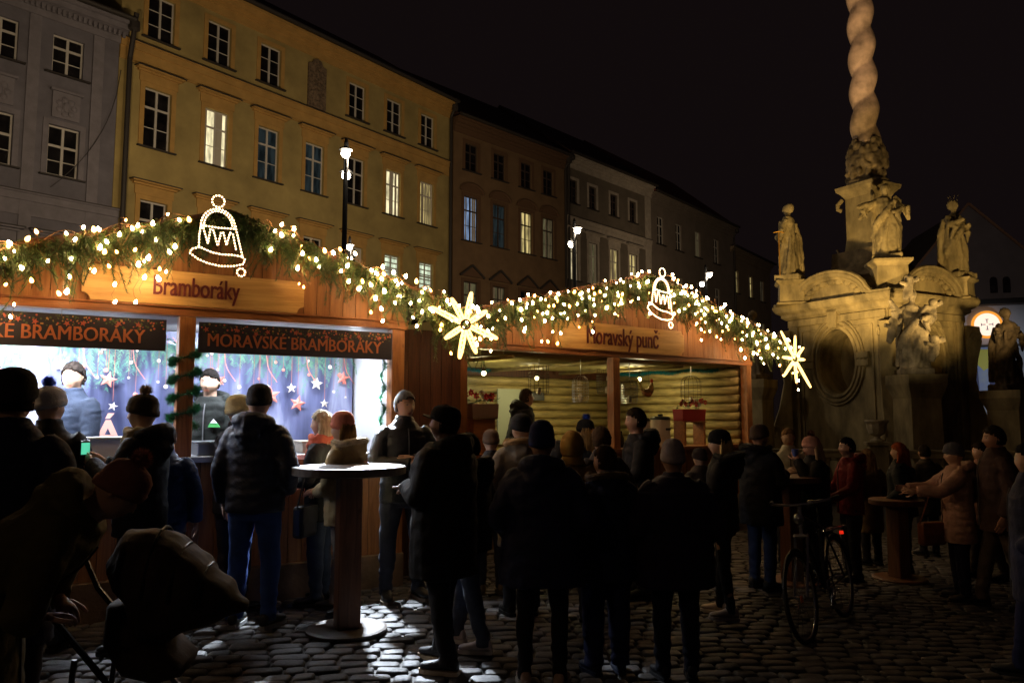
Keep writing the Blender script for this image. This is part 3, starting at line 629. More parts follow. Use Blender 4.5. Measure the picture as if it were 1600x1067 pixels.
def fairy_string(M, x0, z0, x1, z1, n, label, seed, y=-.22, dropmax=.62, lift=.1, rb=.0135):
    """icicle string: a main cable along the rake with drops, every bulb a part"""
    rnd = random.Random(seed); root = empty('fairy_lights', M, label, 'fairy lights', 'icicle fairy lights along the stall roofs')
    cb = MB(); main = []; bulbs = []
    for k in range(41):
        s = k/40; main.append((x0+(x1-x0)*s, y+.05*sin(s*19+seed), z0+(z1-z0)*s+lift*.3+.035*sin(s*31)))
    cb.tube(main, .004, 4)
    k = 0
    while len(bulbs) < 98 and k < n:
        s = (k+.5)/n+rnd.uniform(-.3, .3)/n; k += 1
        p = Vector((x0+(x1-x0)*s, y+rnd.uniform(-.06, .04), z0+(z1-z0)*s+lift*rnd.uniform(-.2, 1))); L_ = rnd.uniform(.06, dropmax)*rnd.choice((.5, .8, 1, 1)); m = max(1, int(L_/.13)); pts = [p.copy()]
        for j in range(m*3+1):
            q = p+Vector((.03*sin(j*1.1+k), .02*cos(j*.9+k), -L_*j/(m*3))); pts.append(q)
            if j % 3 == 0 and rnd.random() < .74 and len(bulbs) < 99: bulbs.append(q+Vector((rnd.uniform(-.035, .035), -.012, rnd.uniform(-.03, .01)))); pts.append(bulbs[-1]+Vector((0, .01, .01)))
        cb.tube(pts, .0022, 3)
    cb.obj('cable', M_cable, root)
    base = [None, None]; dimm = emis('bulb_amber_glow', (1, .42, .10), 26)
    for q in bulbs:
        Mb = Matrix.Translation(q) @ Matrix.Rotation(rnd.uniform(-.6, .6), 4, 'Y') @ Matrix.Scale(rnd.uniform(.6, 1.3), 4); ki = 1 if rnd.random() < .28 else 0
        if base[ki] is None:
            m = MB(); m.lathe([(.001, -rb*1.3), (rb*.8, -rb*.9), (rb, 0), (rb*.6, rb*1.1), (.001, rb*1.6)], n=7); base[ki] = m.obj('bulb', dimm if ki else M_bulb, root, Mb, smooth=True)
        else:
            c = base[ki].copy(); col.objects.link(c); c.parent = root; c.matrix_local = Mb
    return root
def bell_light(M, label):
    """wire bell traced by a bulb rope. local x across, z up, origin at the bell's middle; about .46 m wide and .84 m high"""
    root = empty('bell_light', M, label, 'bell light', 'light-up bells on the gable tips'); s = 1
    def P(px, pz): return ((px-425)/854*.70+.0, -.02, -(pz-560)/854*.70)
    def ring(cx, cz, rx, rz, a0=0, a1=360, n=18): return [P(cx+rx*cos(R(a0+(a1-a0)*k/n)), cz+rz*sin(R(a0+(a1-a0)*k/n))) for k in range(n+1)]
    lines = {'top_loop': [ring(445, 155, 66, 66)], 'crown_arc': [ring(428, 440, 180, 200, 180, 360, 22), ring(430, 440, 150, 175, 182, 358, 18)],
             'side_line': [[P(250, 430), P(225, 540), P(215, 680)], [P(612, 430), P(640, 600), P(668, 760)]],
             'cross_line': [[P(270, 430), P(430, 450), P(600, 455)]],
             'zigzag': [[P(265, 430), P(310, 625), P(345, 470), P(375, 480), P(412, 650), P(455, 500), P(480, 505), P(505, 640), P(550, 500), P(580, 520), P(605, 700)]],
             'rim': [[P(215, 660), P(270, 690), P(350, 725), P(450, 745), P(560, 748), P(660, 765)], [P(215, 670), P(140, 690), P(120, 735), P(200, 800), P(300, 845), P(430, 875), P(560, 875), P(670, 850), P(695, 800), P(660, 765)]],
             'clapper': [ring(643, 942, 44, 44)]}
    for nm, ls in lines.items():
        m = MB()
        for l in ls:
            # beads along the line
            pts = [Vector(p) for p in l]; acc = 0; m.tube([p+Vector((0, .012, 0)) for p in pts], .006, 5, m=1)
            for a, b in zip(pts, pts[1:]):
                L_ = (b-a).length; k = acc
                while k < L_: m.sphere(a+(b-a)*(k/L_), .0078, 7, 5, m=0); k += .0265
                acc = k-L_
        m.obj(nm, [M_ropebead, M_cable], root, smooth=True)
    fr = MB(); fr.tube([P(225, 540), P(640, 560)], .003, 4); fr.tube([P(440, 220), P(440, 745)], .003, 4); fr.obj('wire_frame', M_flash, root)
    return root
M_ropebead = emis('bead_glow', (1, .68, .36), 9)
def star_light(M, tips, label, sc):
    root = empty('star_light', M, label, 'star light', 'large star lights on the roof corners'); rnd = random.Random(4)
    h = MB(); h.tube([(.045*cos(q*pi/5), 0, .045*sin(q*pi/5)) for q in range(10)], .012, 6, closed=True); h.obj('hub', M_cable, root)
    for (x, z) in tips:
        m = MB(); d = Vector((x, 0, z))*sc; n = d.normalized(); p = Vector((n.z, 0, -n.x)); a = n*.05; w_ = .017
        for s in (-1, 1): m.tube([a+p*.012*s, a+(d-a)*.35+p*w_*s, a+(d-a)*.8+p*w_*.8*s, d+p*.006*s], .0115, 6)
        for k in range(5): q = a+(d-a)*(.2+.17*k); m.tube([q-p*w_*.8, q+p*w_*.8+n*.01], .009, 5)
        m.sphere(d, .017, 8, 6); m.obj('ray', M_tube, root, smooth=True)
    return root
def tinsel(path, r, per, ln, seed):
    rnd = random.Random(seed); mb = MB(); P_ = [Vector(p) for p in path]; mb.tube(P_, .006, 4, m=0)
    for a, b in zip(P_, P_[1:]):
        d = b-a; L_ = d.length
        if L_ < 1e-5: continue
        dn = d.normalized(); u = dn.orthogonal().normalized(); v = dn.cross(u)
        for k in range(int(per*L_)):
            o = a+d*rnd.random(); q = rnd.random()*2*pi; rr = u*cos(q)+v*sin(q); t = o+rr*r*rnd.uniform(.6, 1.1)+dn*rnd.uniform(-.3, .3)*r; sd = rr.cross(dn)*ln
            mb.add([o-sd, o+sd, t], [(0, 1, 2)], rnd.choice((0, 1)))
    return mb

# ================================================================ wood
def woodmat(name, c1, c2, ax='z', rough=.5, sc=1.0):
    if name in MATS: return MATS[name]
    m = bpy.data.materials.new(name); m.use_nodes = True; nt = m.node_tree; N = nt.nodes; L = nt.links; b = N['Principled BSDF']
    tc = N.new('ShaderNodeTexCoord'); mp = N.new('ShaderNodeMapping'); k = 1.2*sc; h = 14*sc
    mp.inputs['Scale'].default_value = {'z': (h, h, k), 'x': (k, h, h), 'y': (h, k, h)}[ax]
    n = N.new('ShaderNodeTexNoise'); n.inputs['Scale'].default_value = 1.6; n.inputs['Detail'].default_value = 7; n.inputs['Roughness'].default_value = .65; n.inputs['Distortion'].default_value = 1.1
    cr = N.new('ShaderNodeValToRGB'); cr.color_ramp.elements[0].position = .34; cr.color_ramp.elements[0].color = (*c2, 1); cr.color_ramp.elements[1].position = .62; cr.color_ramp.elements[1].color = (*c1, 1)
    vo = N.new('ShaderNodeTexVoronoi'); vo.inputs['Scale'].default_value = 2.6; mp2 = N.new('ShaderNodeMapping'); mp2.inputs['Scale'].default_value = {'z': (2, 2, 1), 'x': (1, 2, 2), 'y': (2, 1, 2)}[ax]
    kr = N.new('ShaderNodeValToRGB'); kr.color_ramp.elements[0].position = .03; kr.color_ramp.elements[0].color = (.35, .25, .2, 1); kr.color_ramp.elements[1].position = .09; kr.color_ramp.elements[1].color = (1, 1, 1, 1)
    mx = N.new('ShaderNodeMix'); mx.data_type = 'RGBA'; mx.blend_type = 'MULTIPLY'; mx.inputs['Factor'].default_value = .8
    L.new(tc.outputs['Object'], mp.inputs[0]); L.new(mp.outputs[0], n.inputs[0]); L.new(n.outputs['Fac'], cr.inputs[0]); L.new(tc.outputs['Object'], mp2.inputs[0]); L.new(mp2.outputs[0], vo.inputs['Vector']); L.new(vo.outputs['Distance'], kr.inputs[0])
    L.new(cr.outputs[0], mx.inputs['A']); L.new(kr.outputs[0], mx.inputs['B']); L.new(mx.outputs['Result'], b.inputs['Base Color'])
    b.inputs['Roughness'].default_value = rough
    bp = N.new('ShaderNodeBump'); bp.inputs['Strength'].default_value = .25; bp.inputs['Distance'].default_value = .004; L.new(n.outputs['Fac'], bp.inputs['Height']); L.new(bp.outputs[0], b.inputs['Normal'])
    MATS[name] = m; return m
W_plank = woodmat('stained_plank', (.42, .185, .055), (.25, .10, .028)); W_beam = woodmat('stained_beam', (.36, .135, .035), (.2, .065, .017), 'x')
W_sign = woodmat('sign_board_wood', (.72, .44, .14), (.52, .28, .075), 'x', .5, .7); W_post = woodmat('stained_post', (.38, .15, .04), (.22, .075, .02))
W_dark = woodmat('dark_plank', (.13, .045, .018), (.06, .02, .01)); W_redsign = mat('sign_red_paint', (.13, .012, .01), .6)
W_plinth = mat('plinth_stone', (.23, .15, .08), .85, nscale=4, namt=.3, bump=.4)
M_alu = mat('pale_metal', (.55, .56, .58), .35, metal=.6); M_roofst = mat('stall_roof_felt', (.035, .025, .02), .9)
def Fm(x, y, ang): return Matrix.Translation((x, y, 0)) @ Matrix.Rotation(R(ang), 4, 'Z')
F1 = Fm(-1.18, 7.6, 31.5); F2 = Fm(-.625, 9.57, 38.3)
def planks(mb, x0, x1, zf0, zf1, y0, y1, wd=.125, seed=0):
    rnd = random.Random(seed); x = x0
    while x < x1-.01:
        e = min(x1, x+wd); d = rnd.uniform(0, .004)
        a, b, c, d2 = zf0(x), zf0(e-.005), zf1(e-.005), zf1(x)
        vs = [(x, y0-d, a), (e-.005, y0-d, b), (e-.005, y0-d, c), (x, y0-d, d2), (x, y1, a), (e-.005, y1, b), (e-.005, y1, c), (x, y1, d2)]
        mb.add(vs, [(0,1,2,3), (7,6,5,4), (0,4,5,1), (1,5,6,2), (2,6,7,3), (3,7,4,0)]); x = e
    mb.box((x0, y1+.001, min(zf0(x0), zf0(x1))), (x1, y1+.004, min(zf1(x0), zf1(x1))))
def stall(name, label, M, xl, xr, xc, zc, slope, zbeam, depth, posts, zf, zcount, front, over):
    root = empty(name, M, label, 'market stall')
    zt = lambda x: zc-slope*abs(x-xc)
    g = MB(); planks(g, posts[0]-.09, posts[-1]+.09, lambda x: zbeam+.066, lambda x: zt(x)-.03, -.02, .03, seed=3); g.obj('gable_boards', W_plank, root)
    b = MB(); b.box((posts[0]-.1, -.05, zbeam), (posts[-1]+.1, .08, zbeam+.064)); b.box((posts[0]-.1, -.065, zbeam+.066), (posts[-1]+.1, -.022, zbeam+.082)); b.obj('beam', W_beam, root, bevel=.004)
    for x in posts:
        p = MB(); p.box((x-.065, -.05, -.3), (x+.065, .08, zbeam-.003)); p.obj('post', W_post, root, bevel=.005)
    for x in (posts[0], posts[-1]):
        p = MB(); p.box((x-.06, depth-.06, -.3), (x+.06, depth+.06, zbeam)); p.obj('post', W_post, root)
    # roof: two slopes with thickness, overhanging the front
    for s, xe in ((-1, xl), (1, xr)):
        r = MB(); y0, y1 = -over, depth+.25; ze = zt(xe)
        r.add([(xc, y0, zc), (xe, y0, ze), (xe, y1, ze), (xc, y1, zc), (xc, y0, zc+.05), (xe, y0, ze+.05), (xe, y1, ze+.05), (xc, y1, zc+.05)], [(0,1,2,3), (7,6,5,4), (0,4,5,1), (1,5,6,2), (2,6,7,3), (3,7,4,0)])
        rf = r.obj('roof', M_roofst, root)
        fa = MB(); y = -over-.03; fa.add([(xc, y, zc-.1), (xe, y, ze-.1), (xe, y, ze+.07), (xc, y, zc+.07), (xc, y+.028, zc-.1), (xe, y+.028, ze-.1), (xe, y+.028, ze+.07), (xc, y+.028, zc+.07)], [(0,1,2,3), (7,6,5,4), (0,4,5,1), (1,5,6,2), (2,6,7,3), (3,7,4,0)])
        fa.obj('bargeboard', W_dark, rf)
        if xe < 0 or True: pass
    f = MB(); planks(f, posts[0]+.07, posts[-1]-.07, lambda x: zf, lambda x: zcount-.05, -.02, .02, seed=9); f.obj('counter_front', W_plank, root)
    c = MB(); c.box((posts[0]+.067, -.09, zcount-.047), (posts[-1]-.067, .45, zcount)); c.obj('counter_top', front, root, bevel=.004)
    pl = MB(); pl.box((posts[0]-.08, -.06, -.35), (posts[-1]+.08, .12, zf-.003)); pl.obj('plinth', W_plinth, root, bevel=.01)
    return root
# ---------------- stall one (potato pancakes)
ZB1 = 2.43; XC1 = -1.57; ZC1 = 3.30
s1 = stall('pancake_stall', 'brightly lit wooden market stall with pancake sign and Christmas print behind the counter', F1, XC1-2.2, XC1+2.2, XC1, ZC1, .30, ZB1, 2.1, (-3.78, -1.86, .06), .30, 1.25, M_alu, .12)
fl = MB(); fl.box((-3.84, .13, .1), (.12, 2.1, .22)); fl.obj('floor', W_dark, s1)
for x in (-3.84, .10):
    m = MB(); m.box((x, .09, .1), (x+.03, 2.1, ZB1)); m.obj('side_wall', mat('side_panel_white', (.55, .55, .58), .6), s1)
m = MB(); m.box((-3.8, .09, ZB1+.0), (.10, 2.1, ZB1+.02)); m.obj('ceiling', mat('ceiling_white', (.55, .55, .56), .7), s1)
m = MB(); m.box((-3.80, 1.33, .225), (.095, 1.36, ZB1-.003)); m.obj('back_wall', W_plank, s1)
# sign board with notched corners
def notched(x0, x1, z0, z1, n=.06):
    p = []
    for cx, cz, a0 in ((x0, z0, 90), (x1, z0, 180), (x1, z1, 270), (x0, z1, 360)):
        for k in range(5): a = R(a0-k*22.5); p.append((cx+n*cos(a), cz+n*sin(a)))
    return p
sg = MB(); sg.prism(notched(-2.66, -.88, ZB1+.086, ZB1+.375), -.065, -.028); sb = sg.obj('sign_board', W_sign, s1, bevel=.003)
def serif_text(txt, size, sx, bold, M, name, matl, parent, depth=.004):
    me = text_mesh(txt, size, depth, bold*.0, sx, fat=size*.012); me.materials.append(matl); return mobj(name, me, parent, M)
serif_text('Bramboráky', .235, .60, .014, Matrix.Translation((-1.80, -.071, ZB1+.235)), 'lettering', W_redsign, sb)
# printed banners under the beam
M_ban = mat('banner_print', (.010, .008, .010), .6, nscale=6, namt=.6, col2=(.016, .013, .022))
M_orange = mat('banner_orange', (.42, .13, .045), .6); M_redstar = mat('print_red_star', (.42, .09, .05), .6); M_sprk = mat('print_gold', (.35, .2, .06), .6); M_grn2 = mat('print_green_dots', (.06, .09, .03), .7)
def star_poly(cx, cz, r, rot=0, k=.42):
    return [(cx+(r if q % 2 == 0 else r*k)*sin(rot+q*pi/5), cz+(r if q % 2 == 0 else r*k)*cos(rot+q*pi/5)) for q in range(10)]
def banner(M, x0, x1, z0, z1, tx, parent_label, seed):
    root = empty('banner_sign', M, parent_label, 'banner')
    m = MB(); m.box((x0, 0, z0), (x1, .012, z1)); m.obj('board', M_ban, root)
    rnd = random.Random(seed); m = MB()
    for k in range(230):
        x = rnd.uniform(x0+.02, x1-.02); z = z1-.015-abs(rnd.gauss(0, .045)); r = rnd.uniform(.004, .010)
        if z < z0+.16: continue
        m.prism([(x+r*cos(q*pi/3), z+r*sin(q*pi/3)) for q in range(6)], -.0022-.0002*(k % 7), -.0005, m=rnd.choice((0, 1, 2, 2)))
    for k in range(int((x1-x0)/.17)):
        m.prism(star_poly(x0+.1+k*.17+rnd.uniform(-.05, .05), z1-.05-rnd.random()*.03, .026, rnd.random()), -.0045, -.0005, m=0)
    m.obj('printed_pattern', [M_redstar, M_sprk, M_grn2], root)
    me = text_mesh('MORAVSKÉ BRAMBORÁKY', .158, .002, 0, .84, fat=.0026); me.materials.append(M_orange)
    mobj('lettering', me, root, Matrix.Translation((tx, -.0035, z0+.105)))
    return root
banner(F1 @ Matrix.Translation((0, -.078, 0)), -3.72, -2.03, 2.125, 2.385, -2.98, 'dark printed banner with orange lettering over the left bay of the pancake stall', 4)
banner(F1 @ Matrix.Translation((0, -.078, 0)), -1.775, -.02, 2.125, 2.385, -.92, 'dark printed banner with orange lettering over the right bay, beside the green post', 5)
# back print: night blue cloth with fir sprigs, stars, baubles
def backprint():
    x0, x1, z0, z1 = -3.78, .06, .9, 2.42; y = 1.25
    root = empty('christmas_backdrop', F1, 'large printed cloth backdrop with fir sprigs, stars and baubles inside the pancake stall', 'backdrop')
    mb = MB(); nx = 150; nz = 8
    for j in range(nz+1):
        for i in range(nx+1):
            x = x0+(x1-x0)*i/nx; mb.v.append((x, y-.012*sin(x*9)-.02*sin(x*3.7+1)-.01*max(0, sin(x*23))**3*(1-j/nz*.5), z0+(z1-z0)*j/nz))
    for j in range(nz):
        for i in range(nx): a = j*(nx+1)+i; mb.f.append((a, a+1, a+nx+2, a+nx+1)); mb.m.append(0)
    m = bpy.data.materials.new('night_print_cloth'); m.use_nodes = True; N = m.node_tree.nodes; L = m.node_tree.links; b = N['Principled BSDF']; b.inputs['Roughness'].default_value = .35
    tc = N.new('ShaderNodeTexCoord'); mp = N.new('ShaderNodeMapping'); mp.inputs['Scale'].default_value = (3.2, 1, .5); n = N.new('ShaderNodeTexNoise'); n.inputs['Scale'].default_value = 1.3; n.inputs['Detail'].default_value = 6; n.inputs['Distortion'].default_value = .6
    cr = N.new('ShaderNodeValToRGB'); e = cr.color_ramp.elements; e[0].position = .32; e[0].color = (.022, .026, .065, 1); e[1].position = .72; e[1].color = (.34, .35, .46, 1); q = e.new(.52); q.color = (.09, .10, .19, 1)
    L.new(tc.outputs['Object'], mp.inputs[0]); L.new(mp.outputs[0], n.inputs[0]); L.new(n.outputs['Fac'], cr.inputs[0]); L.new(cr.outputs[0], b.inputs['Base Color']); MATS['np'] = m
    mb.obj('cloth', m, root, smooth=True)
    rnd = random.Random(8); pm = MB(); yy = y-.055
    def flat_tri(a, b_, c, mi): pm.add([(a[0], yy, a[1]), (b_[0], yy, b_[1]), (c[0], yy, c[1])], [(0, 1, 2)], mi)
    x = x0+.05
    while x < x1-.05:                       # hanging fir sprigs
        L_ = rnd.uniform(.2, .5); dx = rnd.uniform(-.12, .12); mi = rnd.choice((0, 1))
        for br in range(3):
            bx = x+(br-1)*.03; sx_ = dx+(br-1)*.10; l2 = L_*(1, .8, .65)[br]
            for k in range(80):
                s = rnd.random(); px, pz = bx+sx_*s, 2.30-l2*s; sd = rnd.choice((-1, 1)); n_ = .05*(1-.4*s)
                flat_tri((px-.0022, pz), (px+.0022, pz), (px+sd*n_*.7+sx_*.1, pz-n_*.75), mi); 
        x += rnd.uniform(.05, .12)
    yy = y-.060
    def st(x_, z_, r, rot, mi):
        pm.prism(star_poly(x_, z_, r, rot), yy-.004, yy, m=mi)
        for q in range(5):                                        # ridge shading by real relief
            a = rot+q*2*pi/5; pm.add([(x_, yy-.02, z_), (x_+r*sin(a), yy-.005, z_+r*cos(a)), (x_+r*.42*sin(a+pi/5), yy-.005, z_+r*.42*cos(a+pi/5))], [(0, 1, 2)], mi)
            pm.add([(x_, yy-.02, z_), (x_+r*.42*sin(a-pi/5), yy-.005, z_+r*.42*cos(a-pi/5)), (x_+r*sin(a), yy-.005, z_+r*cos(a))], [(0, 1, 2)], mi)
    # (px in photo, row) stars placed along the print
    for x_, z_, r, c in [(-1.72, 2.02, .075, 2), (-1.36, 1.95, .075, 2), (-1.44, 1.70, .045, 3), (-.62, 1.88, .055, 3), (-.83, 1.80, .10, 2), (-.55, 1.72, .09, 2), (-.35, 1.93, .07, 3), (-.26, 1.72, .05, 3), (.0-.06, 2.0, .08, 2), (-.95, 1.66, .05, 3),
                         (-2.35, 1.93, .08, 2), (-2.30, 1.68, .045, 3), (-2.6, 1.66, .045, 3), (-2.95, 1.85, .08, 3), (-3.5, 1.95, .08, 3), (-3.2, 1.7, .05, 2), (-2.75, 2.05, .06, 3)]:
        st(x_, z_, r, rnd.uniform(-.3, .3), c); pm.box((x_-.002, yy-.001, z_+r), (x_+.002, yy, 2.35), 4)
    for k in range(46):
        x_ = rnd.uniform(x0+.1, x1-.05); z_ = rnd.uniform(1.78, 2.25); r = rnd.uniform(.012, .022)
        pm.sphere((x_, yy, z_), (r, .008, r), 8, 6, m=rnd.choice((3, 2, 3))); pm.box((x_-.0015, yy-.001, z_), (x_+.0015, yy, 2.38), 4)
    for k in range(9):
        x_ = x0+.3+k*.42; pts = [(x_+.02*sin(j), yy-.002, 2.36-.06*j) for j in range(8)]; pm.tube([(p[0]+.025*j*rnd.choice((1, 1)), p[1], p[2]) for j, p in enumerate(pts)], .004, 4, m=2)
    pm.obj('printed_ornaments', [mat('print_fir_dark', (.05, .17, .13), .6), mat('print_fir_light', (.11, .26, .16), .6), mat('print_star_red', (.55, .16, .12), .6), mat('print_star_pale', (.55, .48, .42), .6), mat('print_cord', (.3, .1, .07), .7)], root)
    for ch, x_ in (('Á', -2.33),):
        me = text_mesh(ch, .34, .002, 0, 1, fat=.01); me.materials.append(mat('print_letter_peach', (.6, .3, .24), .6)); mobj('lettering', me, root, Matrix.Translation((x_, yy-.003, 1.42)))
backprint()
# lamps of stall one: LED tubes under the ceiling, close behind the beam, and two floodlights
M_led = emis('led_tube_glow', (.86, .93, 1), 22)
LC = (.80, .88, 1)
def led(x, y, L_, e, label, z=ZB1-.05):
    root = empty('led_tube_lamp', F1 @ Matrix.Translation((x, y, z)), label, 'tube lamp', 'white tube lamps inside the pancake stall')
    m = MB(); m.box((-L_/2, -.025, .018), (L_/2, .025, .045)); m.obj('housing', M_alu, root)
    m = MB(); m.tube([(-L_/2+.02, 0, 0), (L_/2-.02, 0, 0)], .014, 8); m.obj('tube', M_led, root)
    wpos = F1 @ Vector((x, y, z-.03)); lo = lamp('led_tube_light', 'AREA', wpos, e, LC, L_, sy=.04); lo.rotation_euler = (0, 0, R(31.5)); return root
led(-2.85, .62, 1.3, 95, 'white tube lamp over the left bay of the pancake stall'); led(-.72, .62, 1.2, 58, 'white tube lamp over the right bay of the pancake stall')
for x, e, aim, lb in ((-3.05, 300, (-3.4, 1.8, 1.6), 'small white floodlight over the left bay counter'), (-1.5, 110, (-1.35, 1.8, 1.6), 'small white floodlight beside the green wrapped post')):
    p = F1 @ Vector((x, .28, ZB1-.10)); root = empty('floodlight', F1 @ Matrix.Translation((x, .28, ZB1-.10)), lb, 'floodlight')
    m = MB(); m.box((-.07, -.02, -.01), (.07, .05, .07)); m.obj('housing', M_alu, root); m = MB(); m.box((-.055, -.02, -.018), (.055, .045, -.012)); m.obj('lens', M_led, root)
    lamp('floodlight_beam', 'SPOT', p+Vector((0, 0, -.04)), e, LC, .04, aim=F1 @ Vector(aim), spot=135, blend=.6)
# the lamp whose beam falls over the counter onto the cobbles
pq = F1 @ Vector((-.2, .45, ZB1-.1))
root = empty('floodlight', F1 @ Matrix.Translation((-.2, .45, ZB1-.1)), 'white floodlight aimed out over the counter right of the middle post', 'floodlight')
m = MB(); m.box((-.07, .0, -.03), (.07, .05, .07)); m.obj('housing', M_alu, root); m = MB(); m.box((-.055, -.012, -.022), (.055, -.002, .06)); m.obj('lens', M_led, root)
lamp('counter_flood_beam', 'SPOT', pq+Vector((.02, -.06, -.01)), 2300, (.78, .88, 1), .035, aim=(-1.0, 5.85, 0), spot=56, blend=.75)
# wares on the counter of stall one
def box_thing(name, label, cat, M, dims, matl, lid=None, grp=None):
    root = empty(name, M, label, cat, grp); a, b, c = dims
    m = MB(); m.box((-a/2, -b/2, 0), (a/2, b/2, c)); m.box((-a/2-.012, -b/2-.012, c+.001), (a/2+.012, b/2+.012, c+.02)); m.obj('body', matl, root, bevel=.006)
    if lid: m = MB(); m.box((-a/2+.03, -b/2+.03, c+.022), (a/2-.03, b/2-.03, c+.05)); m.cbox((0, 0, c+.06), (.1, .02, .02)); m.obj('lid', lid, root)
    return root
M_steel = mat('brushed_steel', (.55, .56, .58), .28, metal=.9); M_grey = mat('warm_grey_enamel', (.35, .30, .24), .5, nscale=6, namt=.2)
box_thing('food_warmer', 'long steel food warmer on the counter before the dark haired seller', 'food warmer', F1 @ Matrix.Translation((-1.38, .2, 1.252)), (.7, .34, .10), M_steel)
box_thing('serving_tray', 'steel serving tray on the counter behind the blonde woman', 'tray', F1 @ Matrix.Translation((-.52, .2, 1.252)), (.62, .34, .09), M_grey)
box_thing('steel_fryer', 'steel fryer with lid standing on the left counter', 'fryer', F1 @ Matrix.Translation((-2.78, .18, 1.252)), (.34, .3, .13), M_steel, M_steel)
box_thing('takeaway_box', 'pale takeaway box on the counter beside the fryer', 'box', F1 @ Matrix.Translation((-2.42, .12, 1.252)), (.26, .22, .15), mat('white_card', (.6, .6, .6), .7))
box_thing('napkin_dispenser', 'small steel napkin dispenser on the left counter edge', 'dispenser', F1 @ Matrix.Translation((-3.1, .12, 1.252)), (.16, .14, .12), M_steel)
# tinsel garlands on the posts
def post_tinsel(M, x, z0, z1, turns, label, rad=.105):
    n = 90; path = [(x+rad*cos(2*pi*turns*k/n), .015+rad*sin(2*pi*turns*k/n), z0+(z1-z0)*k/n) for k in range(n+1)]
    mb = tinsel(path, .06, 2600, .0022, 5); sset(mb.obj('tinsel_garland', [mat('tinsel_green', (.02, .13, .06), .3, metal=.3), mat('tinsel_light', (.07, .25, .13), .25, metal=.5)], M=M), label, 'garland')
post_tinsel(F1, -1.86, 1.50, 2.17, 4.3, 'green tinsel garland wound round the middle post of the pancake stall')
post_tinsel(F1, .02-.09, 1.45, 2.3, 4, 'thin green tinsel strip down the right post of the pancake stall', .02)
sset(tinsel([(-2.0+.001*k, -.02, 2.33) if 0 else (-2.02+.02*k, .05, 2.22+.02*sin(k)) for k in range(8)], .06, 420, .002, 3).obj('tinsel_garland', [MATS['tinsel_green'], MATS['tinsel_light']], M=F1), 'short tinsel bunch in the gap beside the left banner', 'garland')
# rake greenery and lights of stall one
zt1 = lambda x: ZC1-.30*abs(x-XC1)
G1 = 'fir garlands along the stall roofs'
for s, lb, sd in ((-1, 'fir garland down the left roof edge of the pancake stall', 2), (1, 'fir garland down the right roof edge of the pancake stall', 6)):
    xe = XC1+s*2.3; mb = fir_mesh(rake_twigs(XC1, ZC1+.02, xe, zt1(xe)+.02, .30, 560, sd, -.19), .05, 56, sd)
    sset(mb.obj('fir_garland', [M_twig, M_fa, M_fb], M=F1), lb, 'garland', G1)
mb = fir_mesh(rake_twigs(.45, 2.66, .78, 2.58, .5, 90, 17, -.2), .055, 44, 31); sset(mb.obj('fir_garland', [M_twig, M_fa, M_fb], M=F1), 'drooping bunch of fir sprays at the corner between the two stalls', 'garland', G1)
fairy_string(F1, XC1-.38, ZC1-.1, XC1-2.3, zt1(XC1-2.3), 30, 'fairy lights hanging from the left roof edge of the pancake stall', 3, -.27, .8)
fairy_string(F1, XC1+.25, ZC1-.07, XC1+1.25, zt1(XC1+1.25), 15, 'fairy lights over the upper right roof edge of the pancake stall', 5, -.27, .45)
fairy_string(F1, XC1+1.25, zt1(XC1+1.25), XC1+2.45, zt1(XC1+2.45), 24, 'fairy lights over the lower right roof edge beside the large star', 9, -.27, .55)
bell_light(F1 @ Matrix.Translation((-1.70, -.36, 3.06)) @ Matrix.Rotation(R(-5), 4, 'Y') @ Matrix.Scale(.92, 4), 'glowing bell outline at the tip of the pancake stall gable')
st1 = [(31, 177), (-77, 142), (113, 77), (-187, 92), (173, -73), (58, -153), (-32, -183), (-109, -76)]
ps = ray(727, 7.3)
star_light(Matrix.Translation((ps.x, ps.y, 1.6+141*7.3/F)) @ Matrix.Rotation(R(8), 4, 'Z'), st1, 'large yellow eight rayed star light between the two stalls', 1/3.557*7.3/F)
# partition between the stalls
pt_ = MB(); planks(pt_, .22, .95, lambda x: .0, lambda x: 2.48, .34, .37, seed=5); sset(pt_.obj('plank_partition', W_dark, M=F1), 'dark reddish plank partition closing the gap between both stalls', 'partition')

# ---------------- stall two (punch)
ZB2 = 2.42; XC2 = 3.27; ZC2 = 3.62; X2 = (-.0, 2.66, 5.82); D2 = 3.0
s2 = stall('punch_stall', 'open wooden punch stall with log walls and hanging wire baskets', F2, -.45, 6.95, XC2, ZC2, .245, ZB2, D2, X2, .32, 1.12, W_beam, .14)
sg = MB(); sg.prism(notched(1.47, 4.14, ZB2+.086, ZB2+.46), -.065, -.028); sb = sg.obj('sign_board', W_sign, s2, bevel=.003)
serif_text('Moravský punč', .36, .67, .018, Matrix.Translation((2.80, -.071, ZB2+.275)), 'lettering', W_redsign, sb)
W_log = mat('peeled_log', (.46, .36, .14), .5, nscale=3, namt=.35, stretch=(1, 1, 6), bump=.4, bscale=12); W_slat = mat('ceiling_slat', (.34, .29, .11), .6, nscale=3, namt=.3, stretch=(1, 8, 8))
fl = MB(); fl.box((-.05, .13, .0), (5.9, D2, .2)); fl.obj('floor', W_dark, s2)
r = .075
for k in range(15):
    z = .25+k*2*r*.98
    m = MB(); m.tube([(X2[2]-.1, .1, z), (X2[2]-.1, D2+.15, z)], r, 14); m.obj('wall_log', W_log, s2, smooth=True)
    if k < 14:
        for a, b in ((-.05, .55), (1.75, 5.7)):
            m = MB(); m.tube([(a, D2, z+.03), (b, D2, z+.03)], r, 14); m.obj('wall_log', W_log, s2, smooth=True)
m = MB(); m.box((-.1, D2+.14, 0), (5.9, D2+.17, ZB2+.1)); m.obj('back_board', W_dark, s2)
